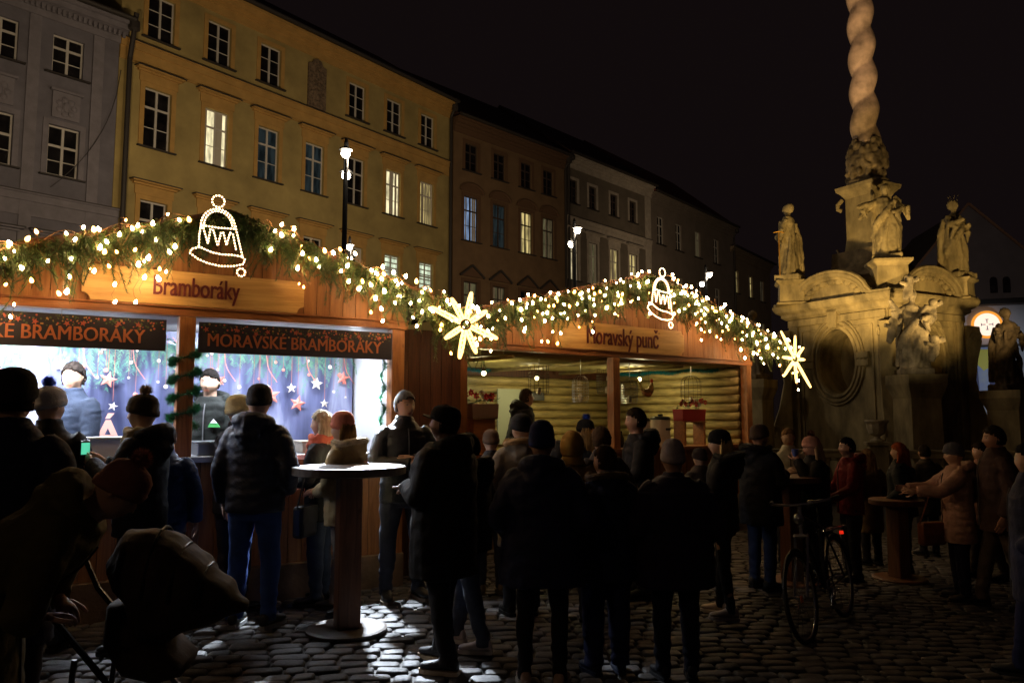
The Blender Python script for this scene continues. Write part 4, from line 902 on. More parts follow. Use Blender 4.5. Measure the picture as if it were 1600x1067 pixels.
m = MB(); m.box((X2[2]+.02, .1, 0), (X2[2]+.05, D2+.14, ZB2+.1)); m.box((-.1, .1, 0), (-.07, D2+.14, ZB2+.1)); m.obj('side_board', W_dark, s2)
m = MB()
for k in range(13): m.tube([(-.04, .2+k*.22, ZB2+.03), (5.86, .2+k*.22, ZB2+.03)], .055, 8)
m.obj('ceiling_slats', W_slat, s2); m = MB(); m.box((-.05, .1, ZB2+.12), (5.9, D2+.1, ZB2+.14)); m.obj('ceiling_board', W_dark, s2)
for x in (.9, 2.66, 4.3): m = MB(); m.tube([(x, .1, ZB2-.06), (x, D2, ZB2-.06)], .03, 8); m.obj('ceiling_pole', W_log, s2, smooth=True)
dm = MB(); dm.box((.55, D2-.16, .2), (.63, D2-.02, 2.2)); dm.box((1.67, D2-.16, .2), (1.75, D2-.02, 2.2)); dm.box((.55, D2-.16, 2.2), (1.75, D2-.02, 2.28)); dm.obj('door_frame', mat('red_door_paint', (.16, .03, .015), .6), s2)
dm = MB(); dm.box((.64, D2+.02, .2), (1.66, D2+.05, 2.19)); dm.obj('door', mat('door_beige', (.45, .42, .28), .7), s2)
# warm lamps of stall two
for x, y, e in ((1.3, 1.3, 27), (4.5, 1.2, 25), (2.9, 2.0, 12)):
    wp = F2 @ Vector((x, y, ZB2-.22)); rt = empty('ceiling_lamp', F2 @ Matrix.Translation((x, y, ZB2-.22)), {1.3: 'small warm ceiling lamp inside the left bay of the punch stall', 4.5: 'small warm ceiling lamp inside the right bay of the punch stall', 2.9: 'small warm ceiling lamp in the middle of the punch stall'}[x], 'ceiling lamp')
    m = MB(); m.tube([(0, 0, .05), (0, 0, .31)], .006, 5); m.lathe([(.03, .03), (.035, .05), (.02, .07)], n=10); m.obj('cord', M_flash, rt)
    m = MB(); m.sphere((0, 0, 0), .035, 10, 8); m.obj('bulb', emis('ceiling_bulb_glow', (1, .85, .42), 9), rt, smooth=True)
    lamp('punch_stall_light', 'POINT', wp+Vector((0, 0, -.08)), e, (1, .84, .42), .06)
wp = F2 @ Vector((1.15, D2-.5, 1.9))
# rake greenery and lights of stall two
zt2 = lambda x: ZC2-.245*abs(x-XC2)
for s, lb, sd in ((-1, 'fir garland up the left roof edge of the punch stall', 12), (1, 'fir garland down the right roof edge of the punch stall', 16)):
    xe = XC2+s*3.7; mb = fir_mesh(rake_twigs(XC2, ZC2+.02, xe, zt2(xe)+.02, .46, 900, sd, -.2), .055, 46, sd)
    sset(mb.obj('fir_garland', [M_twig, M_fa, M_fb], M=F2), lb, 'garland', G1)
fairy_string(F2, XC2-.15, ZC2, XC2-1.9, zt2(XC2-1.9), 26, 'fairy lights over the upper left roof edge of the punch stall', 13, -.28, .6, rb=.0145)
fairy_string(F2, XC2-1.9, zt2(XC2-1.9), XC2-3.7, zt2(XC2-3.7), 24, 'fairy lights over the lower left roof edge of the punch stall', 14, -.28, .7, rb=.0145)
fairy_string(F2, XC2+.2, ZC2, XC2+1.8, zt2(XC2+1.8), 26, 'fairy lights over the upper right roof edge of the punch stall', 15, -.28, .7, rb=.015)
fairy_string(F2, XC2+1.8, zt2(XC2+1.8), XC2+3.7, zt2(XC2+3.7), 27, 'fairy lights over the lower right roof edge of the punch stall', 18, -.28, .75, rb=.016)
bell_light(F2 @ Matrix.Translation((3.26, -.36, 3.28)) @ Matrix.Rotation(R(2), 4, 'Y') @ Matrix.Scale(1.17, 4), 'glowing bell outline at the tip of the punch stall gable')
st2_ = [(5, 95), (-65, 112), (45, 48), (-60, 6), (48, -2), (75, -115), (4, -97), (-58, -72)]
ps = ray(1243, 13.1)
star_light(Matrix.Translation((ps.x, ps.y, 1.6+87*13.1/F)) @ Matrix.Rotation(R(20), 4, 'Z'), st2_, 'white hot star light on the right corner of the punch stall', 1/2.667*13.1/F)
# light of the stars and ropes (the tubes themselves are small for the sampler)
# ---------------- things in stall two
M_wire = mat('rusty_wire', (.09, .07, .045), .5, metal=.6)
def basket(x, y, z, r, h, dome, label, steel=False):
    root = empty('wire_basket', F2 @ Matrix.Translation((x, y, z)), label, 'wire basket', 'wire baskets hanging in the punch stall')
    m = MB(); n = 14
    for k in range(n):
        a = 2*pi*k/n; pts = [(r*.9*cos(a), r*.9*sin(a), -h/2), (r*cos(a), r*sin(a), -h*.3), (r*cos(a), r*sin(a), h*.22)]
        if dome: pts += [(r*.85*cos(a), r*.85*sin(a), h*.38), (r*.45*cos(a), r*.45*sin(a), h*.48), (0, 0, h*.5)]
        else: pts += [(r*.95*cos(a), r*.95*sin(a), h*.5)]
        m.tube(pts, .003, 3)
    for k in range(8): zz = -h/2+h*.75*k/7; rr = r*(.92 if k == 0 else 1.0); m.tube([(rr*cos(2*pi*q/n), rr*sin(2*pi*q/n), zz) for q in range(n)], .003, 3, closed=True)
    m.obj('cage', M_steel if steel else M_wire, root); m = MB(); m.tube([(0, 0, h*.48), (.01, 0, h*.5+.05), (0, 0, (ZB2+.09)-z)], .005, 4); m.obj('hook', M_steel, root)
    m = MB(); m.lathe([(.03, -h/2+.01), (.035, -h/2+.05), (.03, -h/2+.1), (.004, -h/2+.11)], n=10); m.obj('candle', mat('candle_wax', (.5, .42, .3), .6), root)
basket(.13, .55, 2.13, .15, .42, False, 'dark wire basket at the far left, beside the left post of the punch stall')
basket(1.88, .75, 2.10, .15, .42, False, 'wire basket hanging in the middle of the left bay of the punch stall')
basket(2.42, .45, 1.98, .12, .38, True, 'domed steel wire basket hanging on the left of the middle post', True)
basket(3.12, .6, 2.10, .16, .36, False, 'wide wire basket hanging on the right of the middle post')
basket(3.50, .5, 1.96, .13, .36, True, 'round steel birdcage basket in the right bay', True)
basket(4.98, .5, 2.02, .17, .45, True, 'tall domed birdcage basket at the right end of the punch stall')
def garl(path, label, sd): sset(tinsel(path, .06, 1400, .003, sd).obj('tinsel_garland', [mat('tinsel_teal', (.01, .16, .20), .4), mat('tinsel_teal_light', (.03, .30, .36), .35)], M=F2), label, 'garland')
garl([(.2+.03*k, D2-.25, 2.36-.03*abs(sin(k*.2))) for k in range(78)], 'teal tinsel garland along the back wall of the punch stall', 2)
garl([(X2[2]-.28, .35+.04*k, 2.36-.02*sin(k*.3)) for k in range(60)], 'teal tinsel garland along the right log wall of the punch stall', 4)
def rooster():
    root = empty('straw_rooster', F2 @ Matrix.Translation((4.35, .9, 2.0)), 'hanging straw rooster ornament with red comb in the punch stall', 'ornament')
    m = MB(); m.tube([(-.12, 0, .02), (-.06, 0, -.03), (.02, 0, -.04), (.08, 0, .0), (.11, 0, .08), (.12, 0, .13)], [.02, .06, .075, .06, .035, .02], 10); m.obj('body', mat('straw_brown', (.25, .12, .04), .8, nscale=20, namt=.5), root, smooth=True)
    m = MB()
    for k in range(7): m.tube([(-.1, .01*(k-3), .0), (-.17, .012*(k-3), .05+.02*k), (-.2, .014*(k-3), .0+.035*k)], .012, 5)
    m.obj('tail', mat('straw_pale', (.5, .38, .15), .8), root)
    m = MB(); m.prism([(.09, .14), (.10, .2), (.12, .17), (.13, .2), (.15, .16), (.14, .13)], -.006, .006); m.obj('comb', mat('red_felt', (.5, .02, .015), .7), root); m = MB(); m.tube([(.05, 0, .05), (.05, 0, .5)], .003, 4); m.obj('string', M_flash, root)
rooster()
def flowers(name, M, w, label, red):
    root = empty(name, M, label, 'flower box'); m = MB(); m.box((-w/2, -.1, 0), (w/2, .1, .19), taper=1.06); m.obj('box', red, root, bevel=.008)
    rnd = random.Random(int(w*100)); lf = MB(); fm = MB()
    for k in range(70):
        x, y, z = rnd.uniform(-w/2, w/2), rnd.uniform(-.1, .1), rnd.uniform(.17, .30); a = rnd.random()*6.28; d = Vector((cos(a), sin(a), rnd.uniform(-.3, .6)))*.07; s = Vector((-sin(a), cos(a), 0))*.02; o = Vector((x, y, z))
        lf.add([o, o+d*.5+s, o+d, o+d*.5-s], [(0, 1, 2, 3)])
    for k in range(int(w*26)):
        o = Vector((rnd.uniform(-w/2, w/2), rnd.uniform(-.13, .08), rnd.uniform(.25, .34))); mi = 1 if k % 4 == 1 else 0
        for q in range(6):
            a = q*pi/3+k; d = Vector((cos(a), -.4, sin(a)))*.055; s = Vector((-sin(a), 0, cos(a)))*.018; fm.add([o, o+d*.5+s, o+d, o+d*.5-s], [(0, 1, 2, 3)], mi)
        fm.sphere(o+Vector((0, -.02, 0)), .01, 6, 4, m=2)
    lf.obj('leaves', mat('poinsettia_leaf', (.03, .10, .02), .6), root); fm.obj('blossoms', [mat('poinsettia_red', (.42, .015, .02), .6), mat('poinsettia_white', (.55, .5, .4), .6), mat('flower_heart', (.5, .4, .05), .6)], root)
flowers('flower_box', F2 @ Matrix.Translation((4.62, .25, 1.50)), .55, 'red flower box of poinsettias on the punch stall counter', mat('red_box_paint', (.35, .02, .02), .5))
st = MB(); st.box((4.36, .14, 1.122), (4.40, .36, 1.497)); st.box((4.84, .14, 1.122), (4.88, .36, 1.497)); st.box((4.34, .13, 1.48), (4.90, .37, 1.498)); sset(st.obj('wooden_stand', W_beam, M=F2), 'small wooden stand holding the red flower box', 'stand')
flowers('flower_box', F2 @ Matrix.Translation((.45, .2, 1.55)), .4, 'small flower pot box with dark red blooms beside the left post', mat('terracotta', (.22, .13, .09), .7))
st = MB(); st.box((.28, .12, 1.122), (.62, .3, 1.547)); sset(st.obj('wooden_crate', W_beam, M=F2, bevel=.005), 'wooden crate under the small flower box', 'crate')
def urn(x, label, s=1.0):
    root = empty('drink_urn', F2 @ Matrix.Translation((x, .32, 1.122)), label, 'drink urn', 'drink urns on the punch stall counter')
    m = MB(); m.lathe([(.15*s, 0), (.155*s, .02), (.15*s, .04), (.15*s, .38*s), (.155*s, .40*s)], n=24); m.obj('body', mat('enamel_cream', (.62, .52, .42), .3), root, smooth=False)
    m = MB(); m.lathe([(.157*s, .402*s), (.157*s, .43*s), (.12*s, .455*s), (.02, .46*s)], n=24); m.cbox((0, 0, .475*s), (.09, .03, .03)); m.obj('lid', mat('black_plastic', (.015, .015, .015), .35), root)
    m = MB(); m.box((-.05, -.156*s, .24), (.06, -.148*s, .275)); m.obj('label_plate', MATS['black_plastic'], root)
    m = MB(); m.tube([(0, -.15*s, .06), (0, -.21, .06), (0, -.22, .02)], .012, 6); m.tube([(0, -.2, .06), (0, -.2, .10)], .007, 5); m.obj('tap', MATS['black_plastic'], root)
urn(4.0, 'cream drink urn with black lid in front of the red flower box'); urn(3.55, 'cream drink urn partly hidden behind the young dark haired man', .95)
ld = empty('ladder', F2 @ Matrix.Translation((1.98, D2-.35, .2)) @ Matrix.Rotation(R(-10), 4, 'X'), 'pale ladder leaning on the back wall of the punch stall', 'ladder')
for x in (0, .42): m = MB(); m.tube([(x, 0, 0), (x*.9+.02, 0, 1.95)], .022, 6); m.obj('rail', W_log, ld)
for k in range(6): m = MB(); m.tube([(.01, 0, .25+k*.3), (.40, 0, .25+k*.3)], .016, 6); m.obj('rung', W_log, ld)
wb = MB(); wb.box((2.75, D2-.14, 1.1), (3.25, D2-.11, 2.05)); sset(wb.obj('notice_board', mat('notice_pale', (.45, .5, .38), .6), M=F2), 'pale board on the back wall right of the ladder', 'board')
wb = MB(); wb.box((3.3, D2-.2, 1.85), (3.75, D2-.12, 2.0)); sset(wb.obj('wall_heater', MATS['black_plastic'], M=F2, bevel=.01), 'black heater strip mounted on the back wall logs', 'heater')
lamp('door_gap_light', 'POINT', F2 @ Vector((1.4, D2-.35, 1.95)), 5, (.85, .95, 1), .05)

for x, h, lb in ((2.95, .27, 'tall dark bottle on the punch counter right of the middle post'), (3.05, .24, 'shorter dark bottle beside the tall one on the punch counter'), (3.25, .26, 'dark bottle standing next to the cream urn')):
    b = MB(); b.lathe([(.036, 0), (.038, .01), (.038, h*.6), (.014, h*.78), (.014, h), (.004, h+.002)], n=14); sset(b.obj('bottle', mat('bottle_glass', (.03, .025, .01), .12), M=F2 @ Matrix.Translation((x, .25, 1.122)), smooth=False), lb, 'bottle')
b = MB()
for k in range(9): b.lathe([(.026, k*.02), (.036, k*.02+.075), (.034, k*.02+.077)], n=14)
sset(b.obj('cup_stack', mat('paper_white', (.6, .58, .52), .7), M=F2 @ Matrix.Translation((3.33, .12, 1.122))), 'stack of white paper cups on the punch counter', 'cups')

# ================================================================ people
SKIN = {}
def skinmat():
    if 'skin' in MATS: return MATS['skin']
    m = bpy.data.materials.new('skin'); m.use_nodes = True; N = m.node_tree.nodes; L = m.node_tree.links; b = N['Principled BSDF']
    a = N.new('ShaderNodeVertexColor'); a.layer_name = 'Col'; L.new(a.outputs[0], b.inputs['Base Color']); b.inputs['Roughness'].default_value = .5; b.inputs['Subsurface Weight'].default_value = 0
    MATS['skin'] = m; return m
def cloth(c, rough=.85, sc=55, bump=.35, key=None, namt=.22):
    return mat(key or 'cloth_%d_%d_%d_%d' % (c[0]*999, c[1]*999, c[2]*999, rough*10), c, rough, nscale=7, namt=namt, bump=bump, bscale=sc, spec=.28)
def face_disp(x, y, z):
    """head surface: x across, y forward, z up, from a unit sphere"""
    t = max(0, -z); W = .076*(1-.34*t**1.6); D = .096; Hh = .118
    X, Y, Z = x*W, y*D, z*Hh
    if y < 0: Y *= 1-.30*max(0, -z-.15)
    else: Y = Y*.93-.004*max(0, 1-abs(x))*0
    if y > 0:
        g = lambda cx, cz, sx, sz: math.exp(-((X-cx)/sx)**2-((Z-cz)/sz)**2)
        prof = max(0, min(1, (.022-Z)/.052)) if Z > -.030 else max(0, 1-(-.030-Z)/.013)
        Y += .024*math.exp(-(X/.0125)**2)*prof
        Y -= .011*(g(.031, .010, .016, .012)+g(-.031, .010, .016, .012))
        Y += .005*(g(.026, .030, .02, .008)+g(-.026, .030, .02, .008)); Y += .006*g(0, -.058, .022, .007)+.005*g(0, -.070, .018, .006)-.004*g(0, -.064, .024, .003)
        Y += .008*g(0, -.098, .022, .014); Y += .004*(g(.045, -.03, .02, .02)+g(-.045, -.03, .02, .02))
    return Vector((X, Y, Z))
def head_color(p, skin, beard, brow):
    X, Y, Z = p; c = Vector(skin)
    if Y > .03:
        for s in (-1, 1):
            e = ((X-s*.031)/.014)**2+((Z-.008)/.0062)**2
            if e < 1: return (.34, .30, .27) if ((X-s*.031)/.0055)**2+((Z-.008)/.006)**2 > 1 else (.04, .025, .02)
            if abs(X-s*.031) < .019 and abs(Z-.030+.08*abs(X-s*.031)) < .0045: return tuple(c[i]*.45+brow[i]*.55 for i in range(3))
        if abs(X) < .023 and -.074 < Z < -.053: return (c.x*.85, c.y*.5, c.z*.45)
    if beard and Z < -.035 and Y > -.02 and not (abs(X) < .018 and -.07 < Z < -.055): return tuple(c[i]*.45+brow[i]*.4 for i in range(3))
    return tuple(c)

def hand(mb, wp, d, pn, curl=.5, side=1, s=1.0):
    """palm and five fingers. wp wrist, d direction of the hand, pn palm normal"""
    d = Vector(d).normalized(); pn = Vector(pn); pn = (pn-d*pn.dot(d)).normalized(); sd = d.cross(pn)*side; wp = Vector(wp)
    mb.tube([wp-d*.02, wp+d*.02*s, wp+d*.055*s, wp+d*.09*s], [(.026*s, .017*s), (.034*s, .016*s), (.041*s, .015*s), (.038*s, .011*s)], 10, up=sd, m=0)
    for k in range(4):
        b = wp+d*(.088-.004*abs(k-1.3))*s+sd*(-.029+.0195*k)*s; L_ = [.068, .078, .073, .056][k]*s; a = 0; p = b; pts = [b-d*.015]; dr = d
        for j in range(3):
            a += curl*(.55, .95, .7)[j]; dr = d*cos(a)+pn*sin(a); pts.append(p.copy()); p = p+dr*L_*(.42, .32, .26)[j]
        pts.append(p); mb.tube(pts, [.009*s, .0092*s, .0085*s, .0078*s, .006*s], 6, m=0)
    a = wp+d*.025*s-sd*.028*s; v = (d*.6-sd*.7+pn*.35).normalized(); mb.tube([a, a+v*.035*s, a+v*.06*s+d*.012*s, a+v*.068*s+d*.036*s], [.0125*s, .0115*s, .0105*s, .007*s], 7, m=0)

ARMS = {'down': ((.27, -.03, 1.14), (.275, .06, .90)), 'pocket': ((.30, -.07, 1.15), (.205, .13, .99)), 'hold': ((.26, .06, 1.15), (.07, .31, 1.24)), 'low': ((.26, .08, 1.15), (.2, .36, 1.0)),
        'drink': ((.27, .14, 1.20), (.05, .22, 1.50)), 'reach': ((.25, .24, 1.24), (.20, .50, 1.24)), 'table': ((.27, .1, 1.15), (.12, .36, 1.15)), 'phone': ((.25, .08, 1.16), (.08, .33, 1.30)), 'back': ((.27, -.12, 1.15), (.10, -.2, .98))}
NP = [0]
def person(label, u, Y, top, yaw=0, head=(0, 0), lean=0, arms=('pocket', 'pocket'), coat=(.02, .02, .03), coatlen=.82, puffer=0, bulk=1.0, trouser=(.02, .02, .03), shoe=(.02, .02, .02), sole=None, hat=None, hatcol=(.1, .1, .1), pom=None,
           hair='short', haircol=(.05, .03, .02), skin=(.50, .30, .20), beard=False, hood=None, hoodcol=None, fur=None, scarf=None, stance=.11, stride=0, legw=1.0, fine=True, zoff=0, cheight=None, gloss=.8, bottoms=True, skirt=0, body='person', logo=None, handcurl=.5, crouch=0):
    x0 = (u-800)/F*Y; z0 = zg(x0)+zoff; H = cheight or (HC+(HZ-top)*Y/F-z0); s = H/1.78; hip = .95; NP[0] += 1; rnd = random.Random(NP[0]*7+1)
    M = Matrix.Translation((x0, Y, z0)) @ Matrix.Rotation(R(yaw), 4, 'Z') @ Matrix.Scale(s, 4)
    Lm = Matrix.Translation((0, 0, hip)) @ Matrix.Rotation(-R(lean), 4, 'X') @ Matrix.Translation((0, 0, -hip))
    T = lambda p: (Lm @ Vector(p)) if p[2] > hip else Vector(p)
    b = bulk
    hc = Vector((0, .025, 1.645)); HM = Lm @ Matrix.Translation(hc-Vector((0, 0, .07))) @ Matrix.Rotation(R(head[0]), 4, 'Z') @ Matrix.Rotation(R(-head[1]), 4, 'X') @ Matrix.Translation((0, 0, .07)) @ Matrix.Scale(1.04, 4)
    # ---- limbs
    al = []
    for i, sx in ((0, -1), (1, 1)):
        a = arms[i]
        if a == 'crossed': e, w_ = (sx*.28, .09, 1.15), (sx*.01, .235+.05*i, 1.19-.03*i)
        elif isinstance(a, str): e, w_ = ((sx*ARMS[a][0][0], ARMS[a][0][1], ARMS[a][0][2]), (sx*ARMS[a][1][0], ARMS[a][1][1], ARMS[a][1][2]))
        else: e, w_ = a
        al.append((T((sx*.175, 0, 1.42)), T(e), T(w_), a, sx))
    legs = []
    for sx in (-1, 1):
        f = Vector((sx*stance, sx*stride, .09)); k = Vector((sx*(stance*.9+.01), sx*stride*.5+.02+crouch, .50)); h = Vector((sx*.095, 0, .90)); legs.append((h, k, f, sx))
    # ---- body (skin) as one continuous surface
    m = MB(); up = (1, 0, 0)
    zz = [(.86, .14, .10), (.98, .145, .105), (1.12, .13, .095), (1.28, .15, .105), (1.40, .155, .09), (1.47, .09, .07), (1.52, .058, .06), (1.60, .055, .058)]
    m.tube([T((0, .0 if z < 1.45 else .01, z)) for z, a_, c_ in zz], [(a_, c_) for z, a_, c_ in zz], 14, up=up)
    nu, nv = (36, 26) if fine else (22, 16); hv = []; fs = []
    for i in range(nv+1):
        th = pi*i/nv
        for j in range(nu): ph = 2*pi*j/nu; hv.append(HM @ face_disp(sin(th)*cos(ph), sin(th)*sin(ph), cos(th)))
    for i in range(nv):
        for j in range(nu): a_ = i*nu+j; fs.append((a_, a_+nu, i*nu+nu+(j+1) % nu, i*nu+(j+1) % nu))
    m.add(hv, fs)
    for sx in (-1, 1):
        m.tube([HM @ Vector((sx*.070, -.012, .0)), HM @ Vector((sx*.083, -.02, .004))], [(.016, .026), (.018, .03)], 8, up=(0, 1, 0))
    m.tube([HM @ Vector((0, -.02, -.02)), HM @ Vector((0, -.02, -.08)), T((0, .005, 1.48))], [.05, .052, .06], 12)
    for sh, e, w_, a, sx in al: m.tube([sh, (sh+e)/2, e, (e+w_)/2, w_], [.05, .045, .038, .034, .026], 10)
    for h, k, f, sx in legs: m.tube([h, (h+k)/2, k, (k+f)/2, f], [.08, .07, .052, .048, .036], 10)
    me = remeshed(m, .0105 if fine else .018, 1, .4)
    # paint
    ca = me.color_attributes.new('Col', 'FLOAT_COLOR', 'POINT'); inv = HM.inverted(); brow = tuple(c*.8 for c in haircol); vals = []
    for v in me.vertices:
        p = inv @ v.co
        c = head_color(p, skin, beard, brow) if (abs(p.x) < .1 and abs(p.z) < .13 and p.y > -.13) else skin
        vals.extend((c[0], c[1], c[2], 1))
    ca.data.foreach_set('color', vals)
    # hands joined into the same mesh
    hm = MB(); hands = False
    for sh, e, w_, a, sx in al:
        d = (w_-e).normalized()
        if a in ('pocket', 'back'): continue
        hands = True; pn = Vector((-sx, 0, .15)) if a in ('down', 'low', 'reach', 'phone', 'hold', 'drink') else Vector((0, .2, -1))
        if a == 'crossed': d = Vector((-sx, -.05, .10)); pn = Vector((0, -1, -.25)); w2 = w_+Vector((-sx*.0, .03, 0))
        else: w2 = w_
        hand(hm, w2, d, pn, handcurl if a != 'down' else .35, sx)
    if hands:
        bm = bmesh.new(); bm.from_mesh(me); cl = bm.verts.layers.float_color['Col']
        vv = [bm.verts.new(p) for p in hm.v]
        for q in vv: q[cl] = (*skin, 1)
        for f in hm.f:
            try: bf = bm.faces.new([vv[i] for i in f]); bf.smooth = True
            except ValueError: pass
        bm.to_mesh(me); bm.free()
    me.materials.append(skinmat()); root = mobj('person', me, None, M); sset(root, label, 'person')
    if body != 'person': root['category'] = body
    # ---- jacket
    j = MB(); hz = coatlen; G = lambda zq: 1+(.035*abs(sin(pi*zq/.085))*puffer)
    base = [(hz, .20+skirt*.5, .150+skirt*.4), (.95, .198+skirt*.25, .150+skirt*.2), (1.10, .188, .142), (1.25, .203, .146), (1.36, .212, .142), (1.43, .185, .125), (1.48, .12, .10), (1.53, .082, .085)]
    if hz > .95: base = [(hz, .196, .150)]+base[2:]
    def bs(z):
        for (za, a1, c1), (zb, a2, c2) in zip(base, base[1:]):
            if za <= z <= zb: t = (z-za)/(zb-za); t = t*t*(3-2*t); return a1+(a2-a1)*t, c1+(c2-c1)*t
        return base[-1][1:]
    z = hz; pts = []; rad = []
    while z <= 1.53: a_, c_ = bs(z); g = G(z)*b if z < 1.42 else b*.98; pts.append(T((0, .005, z)) if z < 1.4 else T((0, .01, z))); rad.append((a_*g, c_*g)); z += .018
    j.tube(pts, rad, 22, up=up, pw=.92)
    for sh, e, w_, a, sx in al:
        path = [sh+Vector((-sx*.04, 0, .0)), sh+(e-sh)*.12]; n1 = 12; pr = []
        for q in range(1, n1+1): path.append(sh+(e-sh)*(.12+.88*q/n1))
        we = w_+(w_-e).normalized()*(-.01)
        for q in range(1, n1+1): path.append(e+(we-e)*(q/n1))
        # soften the elbow
        for _ in range(2): path = [path[0]]+[(path[q-1]+path[q]*2+path[q+1])/4 for q in range(1, len(path)-1)]+[path[-1]]
        n2 = len(path)
        for q in range(n2):
            t = q/(n2-1); r_ = .085-.028*t if t > .05 else .085; r_ *= 1+.07*puffer*abs(sin(pi*q/2.2)); pr.append(r_*(.95*b**.7))
        j.tube(path, pr, 14)
    if hood == 'down' or fur:
        hx = []; 
        for q in range(13): a_ = pi*(q/12)*1.25+pi*.875; hx.append(T((.125*cos(a_), -.03+.115*sin(a_), 1.50+.02*abs(sin(a_)))))
        j.tube(hx, [.028+.038*sin(pi*q/12) for q in range(13)], 10); j.tube([T((-.06, -.12, 1.50)), T((0, -.15, 1.47)), T((.06, -.12, 1.50))], [.05, .075, .05], 10)
        j.tube([T((0, -.12, 1.50)), T((0, -.165, 1.40)), T((0, -.15, 1.32))], [(.12, .05), (.10, .045), (.03, .02)], 10, up=up)
    elif hood != 'up':
        j.tube([T((0, .012, 1.47)), T((0, .015, 1.56))], [(.092, .095), (.078, .085)], 14, up=up)
    vox = .0125 if fine else .018
    jm = remeshed(j, vox, 1, .5); sd = NP[0]*3.7
    if puffer < .2: displace(jm, lambda p: .009*noise.noise(Vector((p.x*7+sd, p.y*7, p.z*15)))+.005*noise.noise(p*21))
    else: displace(jm, lambda p: .006*noise.noise(Vector((p.x*16+sd, p.y*16, p.z*30))))
    cm = cloth(coat, gloss, 70 if puffer else 45); jm.materials.append(cm); jk = mobj('coat' if coatlen < .75 else 'jacket', jm, root)
    hcx = cloth(hoodcol, .9) if hoodcol else cm
    if hood == 'up':
        h = MB(); n1, n2 = 30, 20; rr = []
        for i in range(n2+1):
            th = .05+2.15*i/n2; ring = []
            for q in range(n1):
                ph = 2*pi*q/n1; X, Y_, Z_ = sin(th)*cos(ph), sin(th)*sin(ph), cos(th)
                k_ = 1+.10*max(0, -Y_); ring.append(HM @ Vector((X*.108, Y_*.126*k_-.014, Z_*.145+.005)))
            rr.append(ring)
        h.rings(rr, cap=False)
        # opening for the face
        keep = []
        for f in h.f:
            c_ = sum((inv @ h.v[i] if not isinstance(h.v[i], tuple) else inv @ Vector(h.v[i]) for i in f), Vector())/len(f)
            if c_.y > .045 and c_.z < .085: continue
            keep.append(f)
        h.f = keep; h.m = [0]*len(keep); ho = h.obj('hood', hcx, root, smooth=True); so = ho.modifiers.new('s', 'SOLIDIFY'); so.thickness = .014; so.offset = 0
        nk = MB(); nk.tube([HM @ Vector((0, -.035, -.02)), HM @ Vector((0, -.02, -.10)), T((0, 0, 1.47))], [(.085, .085), (.10, .10), (.14, .11)], 16, up=up); nk.obj('hood_collar', hcx, ho, smooth=True)
    if fur:
        fm = MB(); ring = []
        if hood == 'up':
            for q in range(26): a_ = 2*pi*q/26; ring.append(HM @ Vector((.085*cos(a_), .062, .0+.115*sin(a_))))
            cl_ = True
        else:
            for q in range(21): a_ = pi*1.45*q/20+pi*.775; ring.append(T((.15*cos(a_), -.045+.15*sin(a_), 1.515+.035*abs(sin(a_)))))
            cl_ = False
        fm.tube(ring, .03, 8, closed=cl_)
        for k in range(2600):
            q = rnd.randrange(len(ring)-1); o = ring[q].lerp(ring[q+1], rnd.random()); dv = Vector((rnd.gauss(0, 1), rnd.gauss(0, 1), rnd.gauss(0, 1)-.15)).normalized(); sdv = dv.orthogonal().normalized()*.0022; tp = o+dv*rnd.uniform(.036, .055)
            fm.add([o+dv*.02-sdv, o+dv*.02+sdv, tp], [(0, 1, 2)])
        fm.obj('fur_trim', mat('fur_%d' % int(fur[0]*100), fur, .8, nscale=20, namt=.3), jk)
    # zip line at the front
    zb = MB(); zp_ = []
    z = hz+.03
    while z < 1.46: a_, c_ = bs(z); zp_.append(T((0, .006+c_*b*G(z)+.004, z))); z += .05
    zb.tube(zp_, .006, 4); zb.obj('zip', M_flash if sum(coat) > .12 else mat('zip_metal', (.18, .18, .19), .4, metal=.5), jk)
    # ---- trousers and shoes
    if bottoms:
        tr = MB(); tr.tube([Vector((0, 0, .78)), Vector((0, 0, .88)), Vector((0, 0, 1.0))], [(.15, .12), (.175, .135), (.16, .125)], 16, up=up)
        for h, k, f, sx in legs:
            q = [h+Vector((0, 0, .0)), h.lerp(k, .35), h.lerp(k, .7), k, k.lerp(f, .3), k.lerp(f, .65), f+Vector((0, 0, .05)), f+Vector((0, -.005, -.03))]
            tr.tube(q, [.105*legw, .098*legw, .083*legw, .074*legw, .071*legw, .064*legw, .058*legw, .062*legw], 14)
        tm = remeshed(tr, .0135 if fine else .018, 1); sd2 = sd+9
        displace(tm, lambda p: .010*noise.noise(Vector((p.x*8+sd2, p.y*9, p.z*13)))+(.007*sin(p.z*75+4*noise.noise(p*6)) if p.z < .32 else 0)*.5)
        tm.materials.append(cloth(trouser, .8, 60)); mobj('trousers', tm, root)
        for h, k, f, sx in legs:
            sh = MB(); yw = sx*-.18
            Rm = Matrix.Translation((f.x, f.y, 0)) @ Matrix.Rotation(yw, 4, 'Z')
            secs = [(-.075, .026, .055), (-.06, .036, .085), (-.02, .038, .10), (.03, .040, .088), (.08, .045, .060), (.13, .047, .048), (.17, .040, .040), (.195, .022, .030)]
            rr = []
            for yy, hw, ht in secs:
                ring = []
                for q in range(14):
                    a_ = 2*pi*q/14; cx_, sx_ = cos(a_), sin(a_); cx_ = math.copysign(abs(cx_)**.7, cx_); zz_ = .03+ht*.5+sx_*ht*.5; ring.append(Rm @ Vector((hw*cx_, yy, max(.026, zz_))))
                rr.append(ring)
            sh.rings(rr); so = sh.obj('shoe', cloth(shoe, .55, 30), root, smooth=True)
            sl = MB(); rr = []
